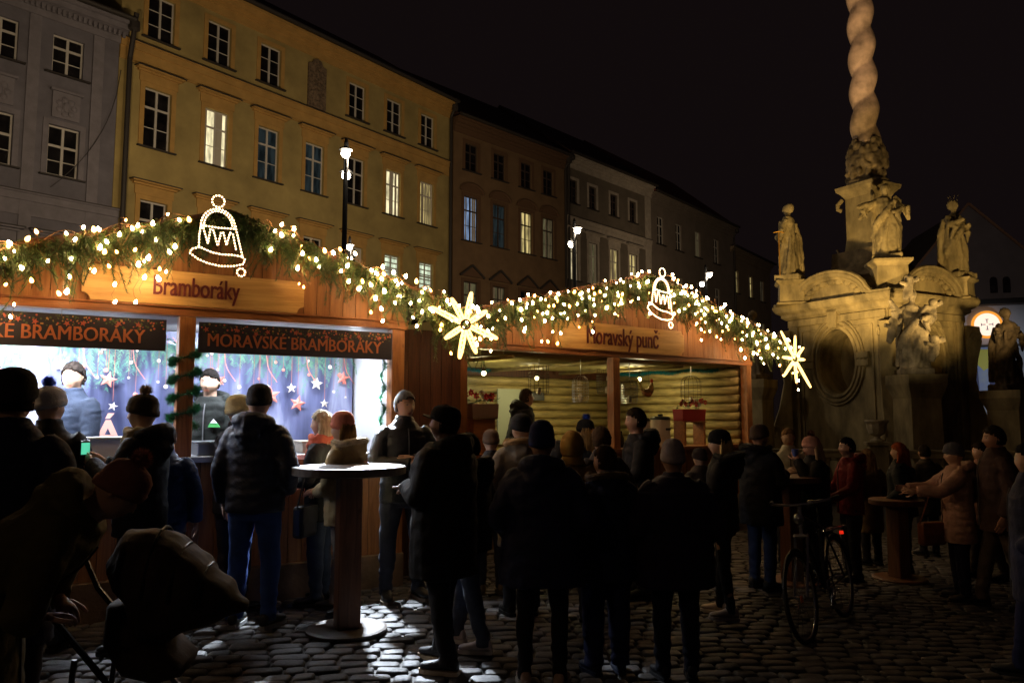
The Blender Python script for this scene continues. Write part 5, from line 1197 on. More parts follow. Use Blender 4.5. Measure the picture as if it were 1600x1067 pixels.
            for zz_ in (.002, .03): rr.append([Rm @ Vector((wx, yy, zz_)) for wx, yy in ((-.03, -.08), (.03, -.08), (.042, -.04), (.044, .02), (.052, .09), (.05, .15), (.03, .195), (0, .208), (-.03, .195), (-.05, .15), (-.052, .09), (-.044, .02), (-.042, -.04))])
            sl.rings(rr); sl.obj('sole', cloth(sole or tuple(c*.6 for c in shoe), .7, 30), so)
    # ---- hair
    hmx = mat('hair_%d_%d' % (haircol[0]*999, haircol[1]*999), haircol, .9, spec=.1, nscale=30, namt=.35, stretch=(1, 1, .2))
    if hair in ('short', 'long', 'bun', 'curly') and not (hood == 'up'):
        hb = MB(); n1, n2 = 32, 20; keep = []; vs = []
        for i in range(n2+1):
            th = pi*i/n2*.80
            for q in range(n1):
                ph = 2*pi*q/n1; p = Vector((sin(th)*cos(ph), sin(th)*sin(ph), cos(th))); d_ = face_disp(*p) if p.y < 0 else Vector((p.x*.076, p.y*.089, p.z*.118)); n_ = Vector((d_.x/.076**2, d_.y/.096**2, d_.z/.118**2)).normalized()
                off = .012+.006*noise.noise(Vector((p.x*6+sd, p.y*6, p.z*6)))+(.02*abs(noise.noise(p*9)) if hair == 'curly' else 0); vs.append(HM @ (d_+n_*off))
        fs = []
        for i in range(n2):
            for q in range(n1):
                th = pi*(i+.5)/n2*.80; ph = 2*pi*(q+.5)/n1; p = Vector((sin(th)*cos(ph), sin(th)*sin(ph), cos(th)))
                line = .55-.25*abs(p.x) if p.y > .35 else (.05 if p.y > 0 else (-.42 if hair != 'long' else -.8))
                if p.y > .0 and p.y <= .35: line = .05+(p.y/.35)*.42
                if p.z < line: continue
                a_ = i*n1+q; fs.append((a_, a_+n1, i*n1+n1+(q+1) % n1, i*n1+(q+1) % n1))
        hb.add(vs, fs); ho = hb.obj('hair', hmx, root, smooth=True); so = ho.modifiers.new('s', 'SOLIDIFY'); so.thickness = .012; so.offset = -1
        st = MB()
        for k in range(240):
            ph = rnd.random()*2*pi; th = rnd.uniform(.1, 1.3); p = Vector((sin(th)*cos(ph), sin(th)*sin(ph), cos(th)))
            if p.y > .3 and p.z < .62 or p.z < .15 and p.y > -.1: continue
            d_ = Vector((p.x*.089, p.y*.108, p.z*.131)); tg = Vector((p.x*.4+rnd.gauss(0, .3), p.y*.4+.2*rnd.gauss(0, 1), -.6)); tg = (tg-p*tg.dot(p)).normalized(); e = d_+tg*.035+p*.006; w_ = p.cross(tg).normalized()*.0025
            st.add([HM @ (d_-w_), HM @ (d_+w_), HM @ e], [(0, 1, 2)])
        st.obj('hair_strands', hmx, ho)
        if hair == 'bun': bn = MB(); bn.sphere(HM @ Vector((0, -.11, .06)), (.04, .04, .04), 10, 8); bn.obj('bun', hmx, ho, smooth=True)
    if hair == 'long' or hair == 'longhat':
        lh = MB(); n = 90
        for k in range(n):
            a_ = pi*(.02+.96*k/(n-1))+pi; r0 = .082; zt = rnd.uniform(-.02, .05); st_ = Vector((r0*cos(a_), -.01+.105*sin(a_)*1.0, zt)); L_ = rnd.uniform(.24, .42)
            fx = .16 if abs(cos(a_)) > .75 else 0
            p1 = HM @ st_; p2 = HM @ (st_+Vector((st_.x*.25, st_.y*.1, -.12))); p3 = p2+Vector((rnd.gauss(0, .012), rnd.gauss(0, .012)+fx*.35, -L_*.5)); p4 = p3+Vector((rnd.gauss(0, .02), rnd.gauss(0, .015), -L_*.5))
            lh.tube([p1, (p1+p2)/2, p2, (p2+p3)/2, p3, p4], [(.010, .006), (.014, .007), (.015, .008), (.014, .008), (.012, .007), (.003, .002)], 5)
        lh.obj('long_hair', hmx, root, smooth=True)
    # ---- hat
    if hat:
        ht = MB(); n1 = 40; zc_ = .02; rr = []
        if hat == 'beanie' or hat == 'slouch':
            prof = [(.096, .112, .016), (.100, .117, .03), (.101, .118, .055), (.096, .112, .058), (.094, .110, .09), (.082, .098, .125 if hat == 'beanie' else .14), (.055, .066, .15 if hat == 'beanie' else .172), (.02, .024, .161 if hat == 'beanie' else .185), (.003, .003, .162 if hat == 'beanie' else .186)]
            prof = [(a_*.90+.001, c_*.93+.001, z_) for a_, c_, z_ in prof]
        else: prof = [(.086, .102, .03), (.089, .105, .05), (.088, .103, .09), (.075, .09, .122), (.045, .055, .14), (.004, .004, .144)]
        for a_, c_, z_ in prof:
            rr.append([HM @ Vector(((a_+(.0022 if q % 2 else 0))*cos(2*pi*q/n1), -.006+(c_+(.0022 if q % 2 else 0))*sin(2*pi*q/n1), z_-.018+(-.02*sin(2*pi*q/n1)*-1 if z_ < .06 else 0))) for q in range(n1)])
        ht.rings(rr, cap=False); hm2 = cloth(hatcol, .95, 90, .5); hto = ht.obj('hat', hm2, root, smooth=True); so = hto.modifiers.new('s', 'SOLIDIFY'); so.thickness = .004
        if hat == 'cap': v = MB(); v.prism([(-.07, 0), (.07, 0), (.055, .055), (0, .075), (-.055, .055)], -.004, .004, M=HM @ Matrix.Translation((0, .085, .03)) @ Matrix.Rotation(R(80), 4, 'X').inverted() @ Matrix.Rotation(pi, 4, 'Y') @ Matrix.Rotation(pi, 4, 'Y')); v.obj('cap_peak', hm2, hto)
        if pom:
            pp = MB(); pc = HM @ Vector((0, -.02, .166)); pp.sphere(pc, .03, 8, 6)
            for k in range(900):
                d_ = Vector((rnd.gauss(0, 1), rnd.gauss(0, 1), rnd.gauss(0, 1))).normalized(); w_ = d_.orthogonal().normalized()*.002; pp.add([pc+d_*.02-w_, pc+d_*.02+w_, pc+d_*rnd.uniform(.045, .06)], [(0, 1, 2)])
            pp.obj('pompom', mat('pom_%d_%d' % (pom[0]*99, pom[2]*99), pom, .9, nscale=20, namt=.3), hto)
    if scarf:
        sc = MB(); ring = [T((.098*cos(2*pi*q/16), .01+.10*sin(2*pi*q/16), 1.515+.012*sin(q*1.7))) for q in range(16)]; sc.tube(ring, (.036), 9, closed=True)
        ring = [T((.105*cos(2*pi*q/16), .02+.11*sin(2*pi*q/16), 1.47+.012*sin(q*2.3)-.02*sin(2*pi*q/16))) for q in range(16)]; sc.tube(ring, (.034), 9, closed=True)
        sc.tube([T((.02, .13, 1.46)), T((.04, .175, 1.34)), T((.05, .18, 1.15)), T((.05, .18, 1.0))], [(.04, .03), (.05, .02), (.055, .016), (.055, .014)], 9, up=up)
        smh = remeshed(sc, .009, 1); displace(smh, lambda p: .006*noise.noise(Vector((p.x*30, p.y*30, p.z*14)))); smh.materials.append(cloth(scarf, .95, 80, .5)); mobj('scarf', smh, root)
    return root, M, T, al, HM
GREEN = (.03, .035, .01)
exec('')

DK = (.012, .012, .016)
# ---- sellers inside the pancake stall
sA = person('seller with wavy dark hair in a navy quilted vest behind the left counter', 118, 6.95, 566, yaw=165, head=(18, 0), arms=('low', 'low'), coat=(.012, .018, .034), coatlen=.9, puffer=1, trouser=DK, hair='curly', haircol=(.012, .008, .006), zoff=.22, gloss=.9)
sB = person('seller in a black jacket with green chest badge standing right of the green wrapped post', 330, 7.45, 576, yaw=180, head=(0, 4), arms=('low', 'low'), coat=(.009, .0105, .009), hair='short', haircol=(.008, .006, .005), zoff=.22, hood='down', gloss=.9, beard=True)
bd = MB(); T = sB[2]; bd.prism([(-.155, 1.24), (-.045, 1.24), (-.06, 1.275), (-.095, 1.31), (-.13, 1.275)], .150, .157); bd.prism([(-.13, 1.277), (-.065, 1.277), (-.095, 1.315)], .158, .162, m=1)
bd.obj('chest_badge', [mat('badge_green', (.05, .35, .08), .6), mat('badge_white', (.7, .7, .7), .6)], sB[0])
# ---- people in front of the pancake stall
person('man in a long dark navy coat seen from behind, cut by the left picture edge', 20, 3.7, 578, yaw=8, coat=(.012, .016, .05), coatlen=.55, hair='short', haircol=(.02, .015, .012), bulk=1.12, puffer=.5, hat='beanie', hatcol=(.02, .018, .02))
person('woman in a pale knitted hat with blue pompom looking into the stall', 80, 5.5, 606, yaw=20, head=(-45, 0), coat=DK, hat='beanie', hatcol=(.35, .35, .4), pom=(.03, .08, .5), hair='none', arms=('pocket', 'hold'), coatlen=.8)
P7 = person('woman in profile with brown pompom hat and cream scarf holding a phone', 230, 5.55, 618, yaw=90, head=(0, 0), coat=(.012, .014, .022), hat='beanie', hatcol=(.05, .04, .03), pom=(.28, .20, .12), hair='none', arms=('phone', 'phone'), hood='down', scarf=(.42, .34, .20), coatlen=.8, puffer=.4, trouser=(.06, .05, .04), bulk=1.1)
person('person in a blue puffer jacket half hidden behind the woman with brown pompom hat', 262, 6.05, 660, yaw=15, coat=(.03, .07, .20), puffer=1, hair='short', arms=('down', 'down'), trouser=DK, gloss=.5)
P9 = person('man in a navy quilted jacket and blue jeans seen from behind before the stall counter', 404, 6.1, 602, yaw=-8, head=(18, 0), coat=(.03, .04, .075), puffer=1, coatlen=.84, trouser=(.03, .075, .27), shoe=(.03, .03, .03), sole=(.3, .3, .3), hood='down', arms=('down', 'pocket'), hat='beanie', hatcol=(.02, .02, .025), bulk=1.08, stance=.13, gloss=.55, hair='none')
person('man in a pale cap leaning to the counter, behind the quilted jacket man', 372, 6.6, 618, yaw=-35, head=(0, -4), coat=DK, hat='beanie', hatcol=(.55, .5, .3), hair='none', arms=('low', 'low'), coatlen=.8)
P11 = person('grey blonde woman in a coral scarf and black jacket resting at the standing table', 508, 6.85, 640, yaw=82, head=(0, 0), coat=(.008, .009, .011), hair='long', haircol=(.55, .45, .30), scarf=(.62, .15, .09), arms=(((-.25, .05, 1.14), (-.06, .25, 1.10)), ((.25, .05, 1.14), (.08, .25, 1.05))), skin=(.55, .33, .24), trouser=(.02, .03, .05), coatlen=.76, shoe=DK)
P12 = person('young woman in a pink beanie and beige fur hooded jacket beside the standing table', 540, 6.5, 648, yaw=78, head=(4, 0), coat=(.38, .27, .12), hat='slouch', hatcol=(.58, .20, .13), hair='longhat', haircol=(.30, .18, .07), fur=(.52, .42, .26), hood='down', arms=(((-.25, .05, 1.14), (-.04, .24, 1.08)), ((.25, .05, 1.14), (.05, .26, 1.10))), trouser=(.14, .11, .085), shoe=(.02, .018, .016), coatlen=.80, bulk=1.02, legw=.82, stride=.12, skin=(.5, .3, .2))
P13 = person('man with short grey hair and crossed arms in a black jacket by the stall corner', 632, 7.05, 610, yaw=205, head=(18, 0), coat=(.013, .014, .017), hair='short', haircol=(.11, .105, .10), arms=('crossed', 'crossed'), trouser=(.02, .022, .035), shoe=(.02, .02, .02), sole=(.12, .08, .05), coatlen=.82, bulk=1.03, stance=.14, gloss=.5, skin=(.48, .27, .18), puffer=.2)
P14 = person('tall man in a black cap and knee length black parka in the middle foreground', 697, 5.25, 632, yaw=62, head=(12, -8), coat=(.006, .006, .006), coatlen=.62, hat='cap', hatcol=(.006, .006, .007), arms=(((-.27, .03, 1.16), (-.08, .26, 1.20)), ((.27, .03, 1.16), (.06, .27, 1.18))), hood='down', trouser=(.012, .011, .012), shoe=(.02, .018, .02), sole=(.45, .34, .22), beard=True, bulk=1.38, stride=.1, skin=(.3, .17, .11), hair='short', haircol=(.02, .015, .01))
person('person in white trainers hidden behind the tall man in the black cap', 736, 5.7, 675, yaw=70, coat=(.007, .007, .009), puffer=.8, coatlen=.8, trouser=(.07, .08, .11), shoe=(.7, .6, .58), sole=(.8, .75, .7), hair='short', haircol=(.01, .01, .01), arms=('down', 'pocket'), stride=.16, bulk=1.15, hood='down')
person('person in a striped brown hat partly hidden right of the tall man', 768, 7.4, 672, yaw=15, coat=(.05, .045, .045), hat='beanie', hatcol=(.12, .075, .05), hair='none', fine=False, trouser=(.03, .03, .04), shoe=(.18, .12, .05))
person('person in a black beanie and grey brown coat with pale fur collar among the crowd', 815, 6.7, 648, yaw=12, head=(25, 0), coat=(.20, .16, .12), hat='beanie', hatcol=(.008, .008, .01), hair='none', fur=(.4, .24, .10), coatlen=.6, trouser=(.03, .04, .06), fine=False, bulk=1.1)
P18 = person('woman in a navy beanie and long navy coat seen from behind, with pale trainers', 846, 4.95, 664, yaw=-4, coat=(.014, .019, .060), coatlen=.70, hat='slouch', hatcol=(.010, .015, .08), hair='none', trouser=(.008, .007, .008), shoe=(.50, .36, .27), sole=(.5, .45, .4), legw=.85, bulk=1.36, skirt=.05, arms=('pocket', 'pocket'), hood='down', stance=.12, gloss=.7)
person('person in a mustard yellow hood behind the woman in the navy beanie', 893, 6.6, 676, yaw=-10, coat=(.10, .055, .02), hood='up', hoodcol=(.34, .19, .035), arms=('pocket', 'pocket'), fine=False, coatlen=.7)
person('woman in a black hat with blue pompom near the middle post', 916, 8.2, 656, yaw=40, coat=(.02, .03, .06), hat='beanie', hatcol=(.01, .01, .012), pom=(.01, .06, .55), hair='longhat', haircol=(.30, .2, .09), fine=False)
person('woman with bushy brown hair turned to the punch counter', 940, 6.9, 666, yaw=25, coat=(.03, .02, .02), hair='curly', haircol=(.07, .04, .02), fine=False)
P21 = person('short haired person in a navy coat with brown fur hood, back to the camera', 944, 5.3, 694, yaw=14, head=(35, -4), coat=(.013, .018, .055), hair='short', haircol=(.035, .02, .012), fur=(.09, .055, .03), hood='down', coatlen=.72, trouser=(.014, .022, .085), shoe=(.02, .03, .07), skin=(.32, .18, .12), bulk=1.28, legw=1.25)
P22 = person('young man with dark hair in a black jacket looking left before the middle post', 996, 7.6, 636, yaw=95, head=(-5, 0), coat=(.010, .010, .012), hair='short', haircol=(.03, .018, .012), arms=('low', 'pocket'), skin=(.45, .25, .16), hood='down')
person('person in a pale grey beanie and purple black jacket seen from behind', 1050, 5.25, 692, yaw=3, coat=(.022, .015, .045), hat='slouch', hatcol=(.30, .26, .29), hair='none', coatlen=.70, bulk=1.5, puffer=.8, trouser=(.008, .011, .03), shoe=DK, arms=('pocket', 'pocket'))
P24 = person('blonde woman in a black beanie and white laced boots', 1125, 7.0, 672, yaw=68, head=(8, 0), coat=(.012, .011, .011), hat='beanie', hatcol=(.006, .006, .006), hair='longhat', haircol=(.52, .38, .16), trouser=(.012, .012, .016), shoe=(.62, .52, .44), sole=(.6, .55, .5), arms=('low', 'hold'), fur=(.03, .028, .022), hood='down', legw=.8, stride=.06)
person('bearded man in a brown beanie facing right with a cup at the small table', 1182, 8.3, 664, yaw=-60, head=(-8, 0), coat=(.012, .013, .018), hat='beanie', hatcol=(.07, .045, .035), hair='none', beard=True, fur=(.02, .018, .015), arms=('low', 'hold'), coatlen=.7, trouser=(.02, .035, .09), bulk=1.3, skin=(.38, .2, .13))
person('person in a pale scarf and light jacket talking behind the small table', 1228, 9.6, 668, yaw=170, coat=(.40, .38, .30), hair='short', haircol=(.2, .12, .06), arms=('low', 'hold'), fine=False, skin=(.42, .27, .18))
P27 = person('woman in a pink beanie with brown pompom drinking from a cup', 1268, 8.8, 682, yaw=85, head=(0, 6), coat=(.010, .009, .010), hat='beanie', hatcol=(.50, .26, .20), pom=(.14, .06, .03), hair='longhat', haircol=(.5, .34, .2), arms=('drink', 'low'), bulk=1.2, coatlen=.6, skin=(.5, .27, .2))
person('man with dark quiff in a black jacket with red shoulder panels facing left', 1322, 9.1, 682, yaw=88, coat=(.14, .008, .008), hair='short', haircol=(.012, .01, .01), arms=('low', 'low'), hood='down', hoodcol=(.01, .01, .01), trouser=DK, beard=True, skin=(.5, .3, .22))
person('woman with long dark blond hair in a camel coat behind the man in red', 1352, 10.2, 700, yaw=20, coat=(.12, .075, .035), hair='long', haircol=(.20, .12, .045), coatlen=.5, fine=False)
P30 = person('woman with long red hair and dark jacket standing near the balustrade', 1402, 9.5, 690, yaw=50, coat=(.012, .016, .018), bulk=1.2, hair='long', haircol=(.24, .055, .015), coatlen=.8, trouser=(.03, .03, .035), skin=(.45, .27, .18))
P31 = person('woman in a grey beanie and pale pink quilted jacket reaching out to the left', 1487, 8.3, 692, yaw=78, head=(0, 0), coat=(.40, .23, .17), puffer=1, hat='beanie', hatcol=(.09, .085, .10), hair='none', hood='down', arms=('reach', 'reach'), coatlen=.66, trouser=(.012, .012, .03), shoe=(.06, .05, .05), skin=(.5, .3, .2), bulk=1.1)
person('dark haired man in a brown and navy jacket walking at the right', 1552, 8.0, 664, yaw=75, coat=(.05, .025, .018), hair='short', haircol=(.02, .015, .012), coatlen=.75, trouser=(.09, .065, .05), skin=(.4, .2, .13), bulk=1.25, stride=.18, arms=('down', 'low'))
person('person in a dark blue coat cut by the right picture edge', 1606, 5.6, 690, yaw=60, coat=(.010, .014, .045), hair='short', haircol=(.01, .01, .01), coatlen=.6, fine=False, bulk=1.2, trouser=(.008, .012, .05), stride=.15)
person('person in a dusty rose jacket walking behind the grey beanie woman', 1528, 9.6, 690, yaw=80, coat=(.22, .11, .08), hair='short', haircol=(.03, .02, .015), coatlen=.72, fine=False, trouser=(.05, .04, .04), bulk=1.2, stride=.15, arms=('low', 'low'))
person('dark figure at the balustrade between the red haired woman and the grey beanie woman', 1440, 11.2, 694, yaw=10, coat=(.03, .022, .016), hair='short', haircol=(.02, .015, .01), coatlen=.65, fine=False, bulk=1.15)
person('short dark figure in a padded jacket right of the pale grey beanie', 1092, 8.4, 700, yaw=25, coat=(.03, .02, .02), hair='none', hat='beanie', hatcol=(.03, .02, .02), coatlen=.7, fine=False, bulk=1.2)
person('dark figure in a hood standing before the punch stall beside the mustard hood', 872, 8.0, 690, yaw=5, coat=(.02, .018, .018), hood='up', coatlen=.65, fine=False, bulk=1.25, trouser=(.02, .02, .03))
# man serving inside the punch stall
person('man in a dark hooded sweater bending over behind the punch counter', 806, 10.9, 604, yaw=-75, head=(0, -25), lean=14, coat=(.014, .013, .013), hair='short', haircol=(.05, .03, .02), arms=('low', 'low'), hood='down', zoff=.30, skin=(.42, .24, .16), bulk=1.15)
# bending person in the left foreground and the pushchair
P5 = person('person in an olive hooded coat and pink pompom hat bending over the pushchair', -30, 3.2, 700, yaw=-76, head=(0, -15), lean=54, coat=(.075, .058, .016), coatlen=.42, cheight=1.68, hat='beanie', hatcol=(.24, .10, .08), pom=(.42, .2, .17), hair='none', hood='down', arms=(((-.26, .18, 1.12), (-.2, .30, .86)), ((.26, .22, 1.14), (.22, .34, .88))), bulk=1.22, skirt=.06, skin=(.45, .26, .18))

# ================================================================ things held and carried
def cup(p, label, c, h=.10):
    root = MB(); root.lathe([(.026, 0), (.036, h), (.039, h+.004), (.034, h+.006), (.032, h-.01)], n=16); o = root.obj('paper_cup', mat('cup_%d_%d' % (c[0]*99, c[2]*99), c, .5), M=Matrix.Translation(p)); sset(o, label, 'cup')
def handpos(P, i, fwd=.07):
    root, M, T, al, HM = P; sh, e, w_, a, sx = al[i]; return M @ (w_+(w_-e).normalized()*fwd)
cup(handpos(P27, 0)+Vector((0, 0, -.03)), 'blue patterned cup at the lips of the woman in the pink pompom beanie', (.05, .08, .3), .09)
p = handpos(P7, 0); ph = MB(); ph.box((-.04, -.005, -.07), (.04, .004, .075)); o = ph.obj('phone', [mat('phone_black', (.02, .02, .02), .3)], M=Matrix.Translation(p+Vector((-.02, 0, .05))) @ Matrix.Rotation(R(70), 4, 'Z'), bevel=.003); sset(o, 'phone with lit green screen held by the woman in the brown pompom hat', 'phone')
sc = MB(); sc.box((-.034, -.0075, -.02), (.034, -.0055, .06)); sc.obj('screen', emis('phone_screen', (.12, .75, .45), .9), o)
# shoulder bags
def bag(p, yaw, dims, c, label, strap_to, name='handbag'):
    a, b, h = dims; M = Matrix.Translation(p) @ Matrix.Rotation(R(yaw), 4, 'Z'); m = MB(); m.box((-a/2, -b/2, -h), (a/2, b/2, 0)); me_ = m.obj(name, cloth(c, .5, 20), M=M, bevel=.03); sset(me_, label, 'bag')
    m = MB(); m.box((-a/2-.004, -b/2-.008, -h*.55), (a/2+.004, -b/2-.001, -.005)); m.obj('flap', cloth(tuple(q*1.15 for q in c), .5, 20), me_, bevel=.003)
    q = M.inverted() @ Vector(strap_to); m = MB(); m.tube([(-a/2, 0, -.02), Vector((-a/2, 0, 0)).lerp(q, .5)+Vector((-.03, 0, 0)), q, Vector((a/2, 0, 0)).lerp(q, .5)+Vector((.05, 0, 0)), (a/2, 0, -.02)], .007, 5); m.obj('strap', cloth(c, .5, 20), me_)
sh = P31[1] @ P31[2]((-.16, 0, 1.46)); bag(P31[1] @ Vector((-.02, .30, .88)), 15, (.30, .10, .24), (.22, .07, .03), 'brown leather shoulder bag on the woman in the pale pink jacket', P31[1] @ P31[2]((.10, .12, 1.44)))
bag(P11[1] @ Vector((-.30, .04, .93)), 75, (.26, .10, .26), (.01, .01, .011), 'black handbag hanging at the side of the blonde woman in the coral scarf', P11[1] @ P11[2]((-.2, .0, 1.42)))

# ================================================================ standing tables
W_tt = woodmat('table_brown', (.20, .085, .04), (.10, .04, .02), 'z')
def table(u, Y, ztop, r, label, c=W_tt, topm=None, rb=.3, cw=.085, full=True):
    x = (u-800)/F*Y; z0 = zg(x); root = empty('standing_table', Matrix.Translation((x, Y, z0)), label, 'table', 'standing tables'); h = ztop-z0
    m = MB(); m.lathe([(r-.02, h-.062), (r, h-.055), (r, h-.006), (r-.006, h)], n=40); m.obj('table_top', topm or c, root)
    m = MB()
    for s in (-1, 1):
        m.box((s*cw-.02*(s > 0)-.0*(s < 0), -cw+.012, .03), (s*cw+.02*(s < 0), cw-.012, h-.065)); m.box((-cw+.001, s*cw-.02*(s > 0), .03), (cw-.001, s*cw+.02*(s < 0), h-.066))
    m.box((-.05, -.05, .03), (.05, .05, h-.07)); Mr = Matrix.Rotation(R(24), 4, 'Z'); o = m.obj('column', c, root, Mr, bevel=.004)
    m = MB(); m.lathe([(rb, .004), (rb, .022), (rb-.02, .03), (.02, .031)], n=40); m.obj('base_plate', topm or c, root)
    return root
table(549, 6.02, 1.212, .425, 'round wooden standing table with square plank column in the foreground', topm=woodmat('table_top_wood', (.085, .062, .05), (.05, .036, .028), 'x', .6))
table(1228, 8.75, .93, .34, 'small reddish standing table between the bearded man and the pink beanie woman')
table(1392, 9.3, .62, .3, 'low reddish table in front of the man in red')
cup(Vector(((1218-800)/F*8.6, 8.6, .932)), 'small blue cup standing on the reddish table', (.05, .07, .22), .08)

# ================================================================ bicycle
def bicycle():
    fx, fy = (1250-800)/F*6.35, 6.35; ang = R(232); M = Matrix.Translation((fx, fy, zg(fx))) @ Matrix.Rotation(ang, 4, 'Z') @ Matrix.Rotation(R(9), 4, 'X')
    root = empty('bicycle', M, 'dark bicycle parked on the cobbles with glinting handlebar and red rear light', 'bicycle')
    blk = mat('bike_black', (.012, .012, .014), .3, metal=.3); rub = mat('rubber', (.012, .012, .012), .8); chrome = mat('chrome', (.5, .5, .5), .2, metal=1); rw = .335
    # local +x forward; front wheel at x=0, rear at x=-1.05
    for wx, nm in ((0, 'front'), (-1.05, 'rear')):
        t = MB(); t.tube([(wx+rw*cos(2*pi*k/40), 0, rw+rw*sin(2*pi*k/40)) for k in range(40)], .019, 8, closed=True); w_ = t.obj('wheel', rub, root, smooth=True)
        t = MB(); t.tube([(wx+(rw-.022)*cos(2*pi*k/40), 0, rw+(rw-.022)*sin(2*pi*k/40)) for k in range(40)], .010, 6, closed=True); t.obj('rim', chrome, w_, smooth=True)
        t = MB()
        for k in range(28): a = 2*pi*k/28; s = .02 if k % 2 else -.02; t.tube([(wx, s, rw), (wx+(rw-.025)*cos(a), 0, rw+(rw-.025)*sin(a))], .0012, 3)
        t.tube([(wx, -.04, rw), (wx, .04, rw)], .018, 8); t.obj('spokes', chrome, w_)
        t = MB(); t.tube([(wx+(rw+.03)*cos(R(a)), 0, rw+(rw+.03)*sin(R(a))) for a in range(20, 175, 8)], (.022, .006), 6); t.obj('mudguard', blk, root)
    hd = (-.30, 0, .86); bb = (-.62, 0, .30); st = (-.78, 0, .80); rr_ = (-1.05, 0, rw)
    t = MB(); t.tube([hd, bb], .02, 8); t.tube([(-.33, 0, .94), st], .018, 8); t.tube([bb, (-.80, 0, .88)], .017, 8)
    for s in (-1, 1): t.tube([(st[0], s*.03, st[2]), (rr_[0], s*.05, rr_[2])], .009, 6); t.tube([(bb[0], s*.03, bb[2]), (rr_[0], s*.05, rr_[2])], .010, 6)
    t.obj('frame', blk, root)
    t = MB()
    for s in (-1, 1): t.tube([(-.27, s*.05, .78), (-.18, s*.05, .62), (0, s*.05, rw)], .013, 8)
    t.tube([(-.27, -.06, .78), (-.27, .06, .78)], .018, 8); t.tube([(-.27, 0, .76), (-.36, 0, 1.02)], .017, 8); t.obj('fork', chrome, root)
    t = MB(); t.tube([(-.50, -.28, 1.06), (-.40, -.25, 1.05), (-.34, -.08, 1.03), (-.34, .08, 1.03), (-.40, .25, 1.05), (-.50, .28, 1.06)], .012, 8); h = t.obj('handlebar', chrome, root)
    for s in (-1, 1): t = MB(); t.tube([(-.52, s*.285, 1.06), (-.40, s*.255, 1.05)], .017, 8); t.obj('grip', rub, h)
    t = MB(); t.sphere((-.29, 0, .92), (.04, .045, .045), 10, 8); t.obj('headlight', chrome, root, smooth=True)
    t = MB(); t.lathe([(.0, 0), (.03, .0), (.028, .015), (.01, .02)], (-.36, .1, 1.04), 12); t.obj('bell', chrome, h)
    t = MB(); t.tube([(-.66, 0, .985), (-.78, 0, 1.0), (-.92, 0, 1.0)], [(.03, .02), (.05, .025), (.095, .03)], 12, up=(0, 1, 0)); t.tube([(-.80, 0, .85), (-.83, 0, .985)], .013, 6); t.obj('saddle', rub, root, smooth=True)
    t = MB(); t.tube([(-1.10, 0, .74), (-1.40, 0, .74)], .006, 4)
    for y in (-.06, 0, .06): t.tube([(-.85, y, .75), (-1.32, y, .75)], .006, 5)
    for x in (-.9, -1.1, -1.3): t.tube([(x, -.06, .75), (x, .06, .75)], .006, 5)
    for s in (-1, 1): t.tube([(-1.1, s*.06, .75), (-1.05, s*.06, rw)], .005, 4)
    t.obj('rack', chrome, root)
    t = MB(); t.box((-1.37, -.02, .67), (-1.35, .02, .70)); t.obj('rear_light', emis('rear_light_red', (1, .03, .01), .7), root)
    t = MB(); t.lathe([(.0, 0), (.05, 0), (.05, .004), (0, .005)], (-.62, 0, .3), 12)
    for s in (-1, 1): t.tube([(bb[0], s*.06, bb[2]), (bb[0]+.1*s, s*.06, bb[2]-.13*s)], .009, 5); t.box((bb[0]+.1*s-.04, s*.06+(0 if s > 0 else -.08), bb[2]-.13*s-.012), (bb[0]+.1*s+.04, s*.06+(.08 if s > 0 else 0), bb[2]-.13*s+.012))
    t.tube([(bb[0]+.09*cos(a*pi/8), .05, bb[2]+.09*sin(a*pi/8)) for a in range(16)], .006, 4, closed=True); t.obj('crankset', chrome, root)
    t = MB(); t.prism([(-.045, 0), (.045, 0), (0, .05)], -.002, .002, M=Matrix.Translation((.36, 0, .5))); t = MB(); t.box((.05, .03, .31), (.10, .034, .36)); t.obj('reflector', mat('orange_reflector', (.8, .15, .02), .3), root)
bicycle()
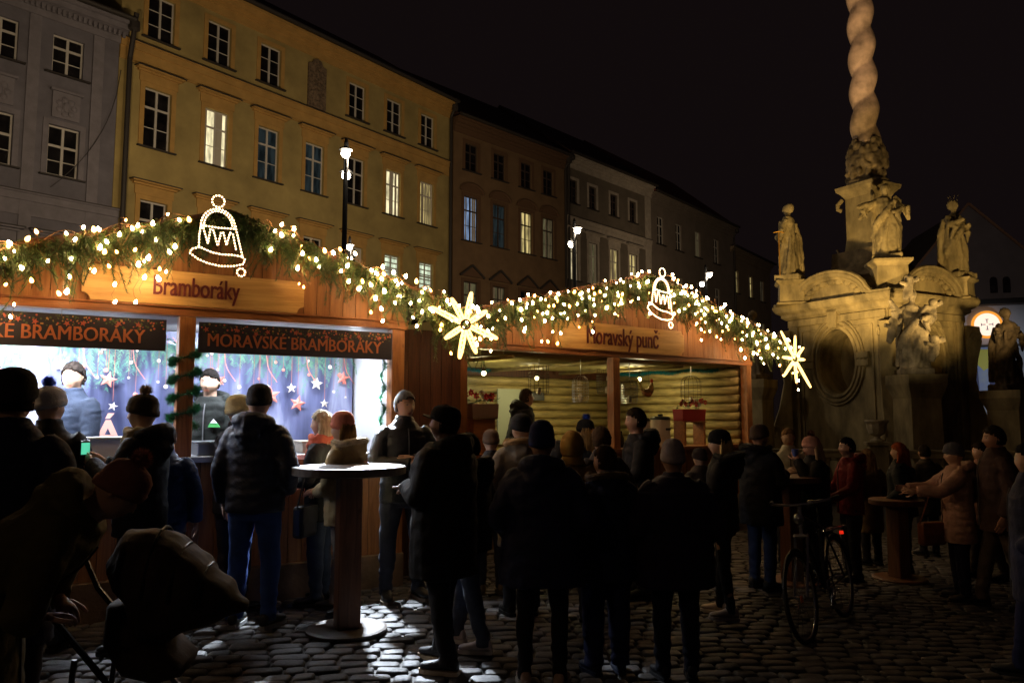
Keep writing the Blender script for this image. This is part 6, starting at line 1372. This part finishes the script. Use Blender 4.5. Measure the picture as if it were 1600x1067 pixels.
# white child seat bag near the bicycle
# ================================================================ pushchair
def pushchair():
    px, py = (290-800)/F*3.55, 3.55; M = Matrix.Translation((px, py, 0)) @ Matrix.Rotation(R(8), 4, 'Z'); root = empty('pushchair', M, 'dark brown hooded pushchair in the left foreground', 'pushchair')
    fab = mat('pushchair_fabric', (.026, .013, .009), .8, nscale=6, namt=.3, bump=.5, bscale=20); fr = mat('pushchair_frame', (.03, .03, .03), .35, metal=.7); rub = MATS['rubber']
    c = MB(); c.tube([(-.18, 0, .82), (-.15, 0, .845), (-.08, 0, .845), (.02, 0, .825), (.12, 0, .80), (.21, 0, .775), (.30, 0, .755)], [(.16, .18), (.23, .265), (.24, .255), (.23, .20), (.20, .135), (.14, .08), (.04, .015)], 20, up=(0, 1, 0), pw=.85)
    cme = remeshed(c, .014, 1); displace(cme, lambda p: .010*sin((p.x*.8-p.z*.3)*55)*.5+.008*noise.noise(Vector((p.x*14, p.y*9, p.z*14)))); cme.materials.append(fab); cno = mobj('canopy', cme, root)
    pi_ = MB()
    for x_, z_, a_, b_ in ((-.08, .845, .245, .262), (.02, .825, .236, .207), (.12, .80, .205, .142)): pi_.tube([(x_+.02*sin(pi*k/12), a_*cos(pi*k/12), z_+b_*sin(pi*k/12)) for k in range(13)], .006, 5)
    pi_.obj('piping', fr, cno)
    s = MB(); s.tube([(-.18, 0, .80), (-.17, 0, .66), (-.12, 0, .58), (-.02, 0, .54), (.06, 0, .52)], [(.18, .08), (.2, .10), (.2, .10), (.19, .08), (.16, .03)], 14, up=(0, 1, 0), pw=.7); s.obj('seat', fab, root, smooth=True)
    f = MB()
    for y in (-.25, .25): f.tube([(-.50, y, .98), (-.42, y, .80), (-.05, y, .35), (.30, y*1.05, .10)], .013, 7); f.tube([(-.32, y, .62), (-.36, y, .12)], .012, 7)
    f.tube([(-.50, -.25, .98), (-.52, 0, 1.0), (-.50, .25, .98)], .016, 8); f.obj('frame', fr, root)
    for x in (-.38, .30):
        for y in (-.27, .27):
            w_ = MB(); w_.tube([(x+.10*cos(2*pi*k/20), y, .115+.10*sin(2*pi*k/20)) for k in range(20)], .016, 7, closed=True); o = w_.obj('wheel', rub, root, smooth=True); w_ = MB(); w_.tube([(x, y-.02, .115), (x, y+.02, .115)], [.05, .05], 12); w_.obj('hub', fr, o)
pushchair()
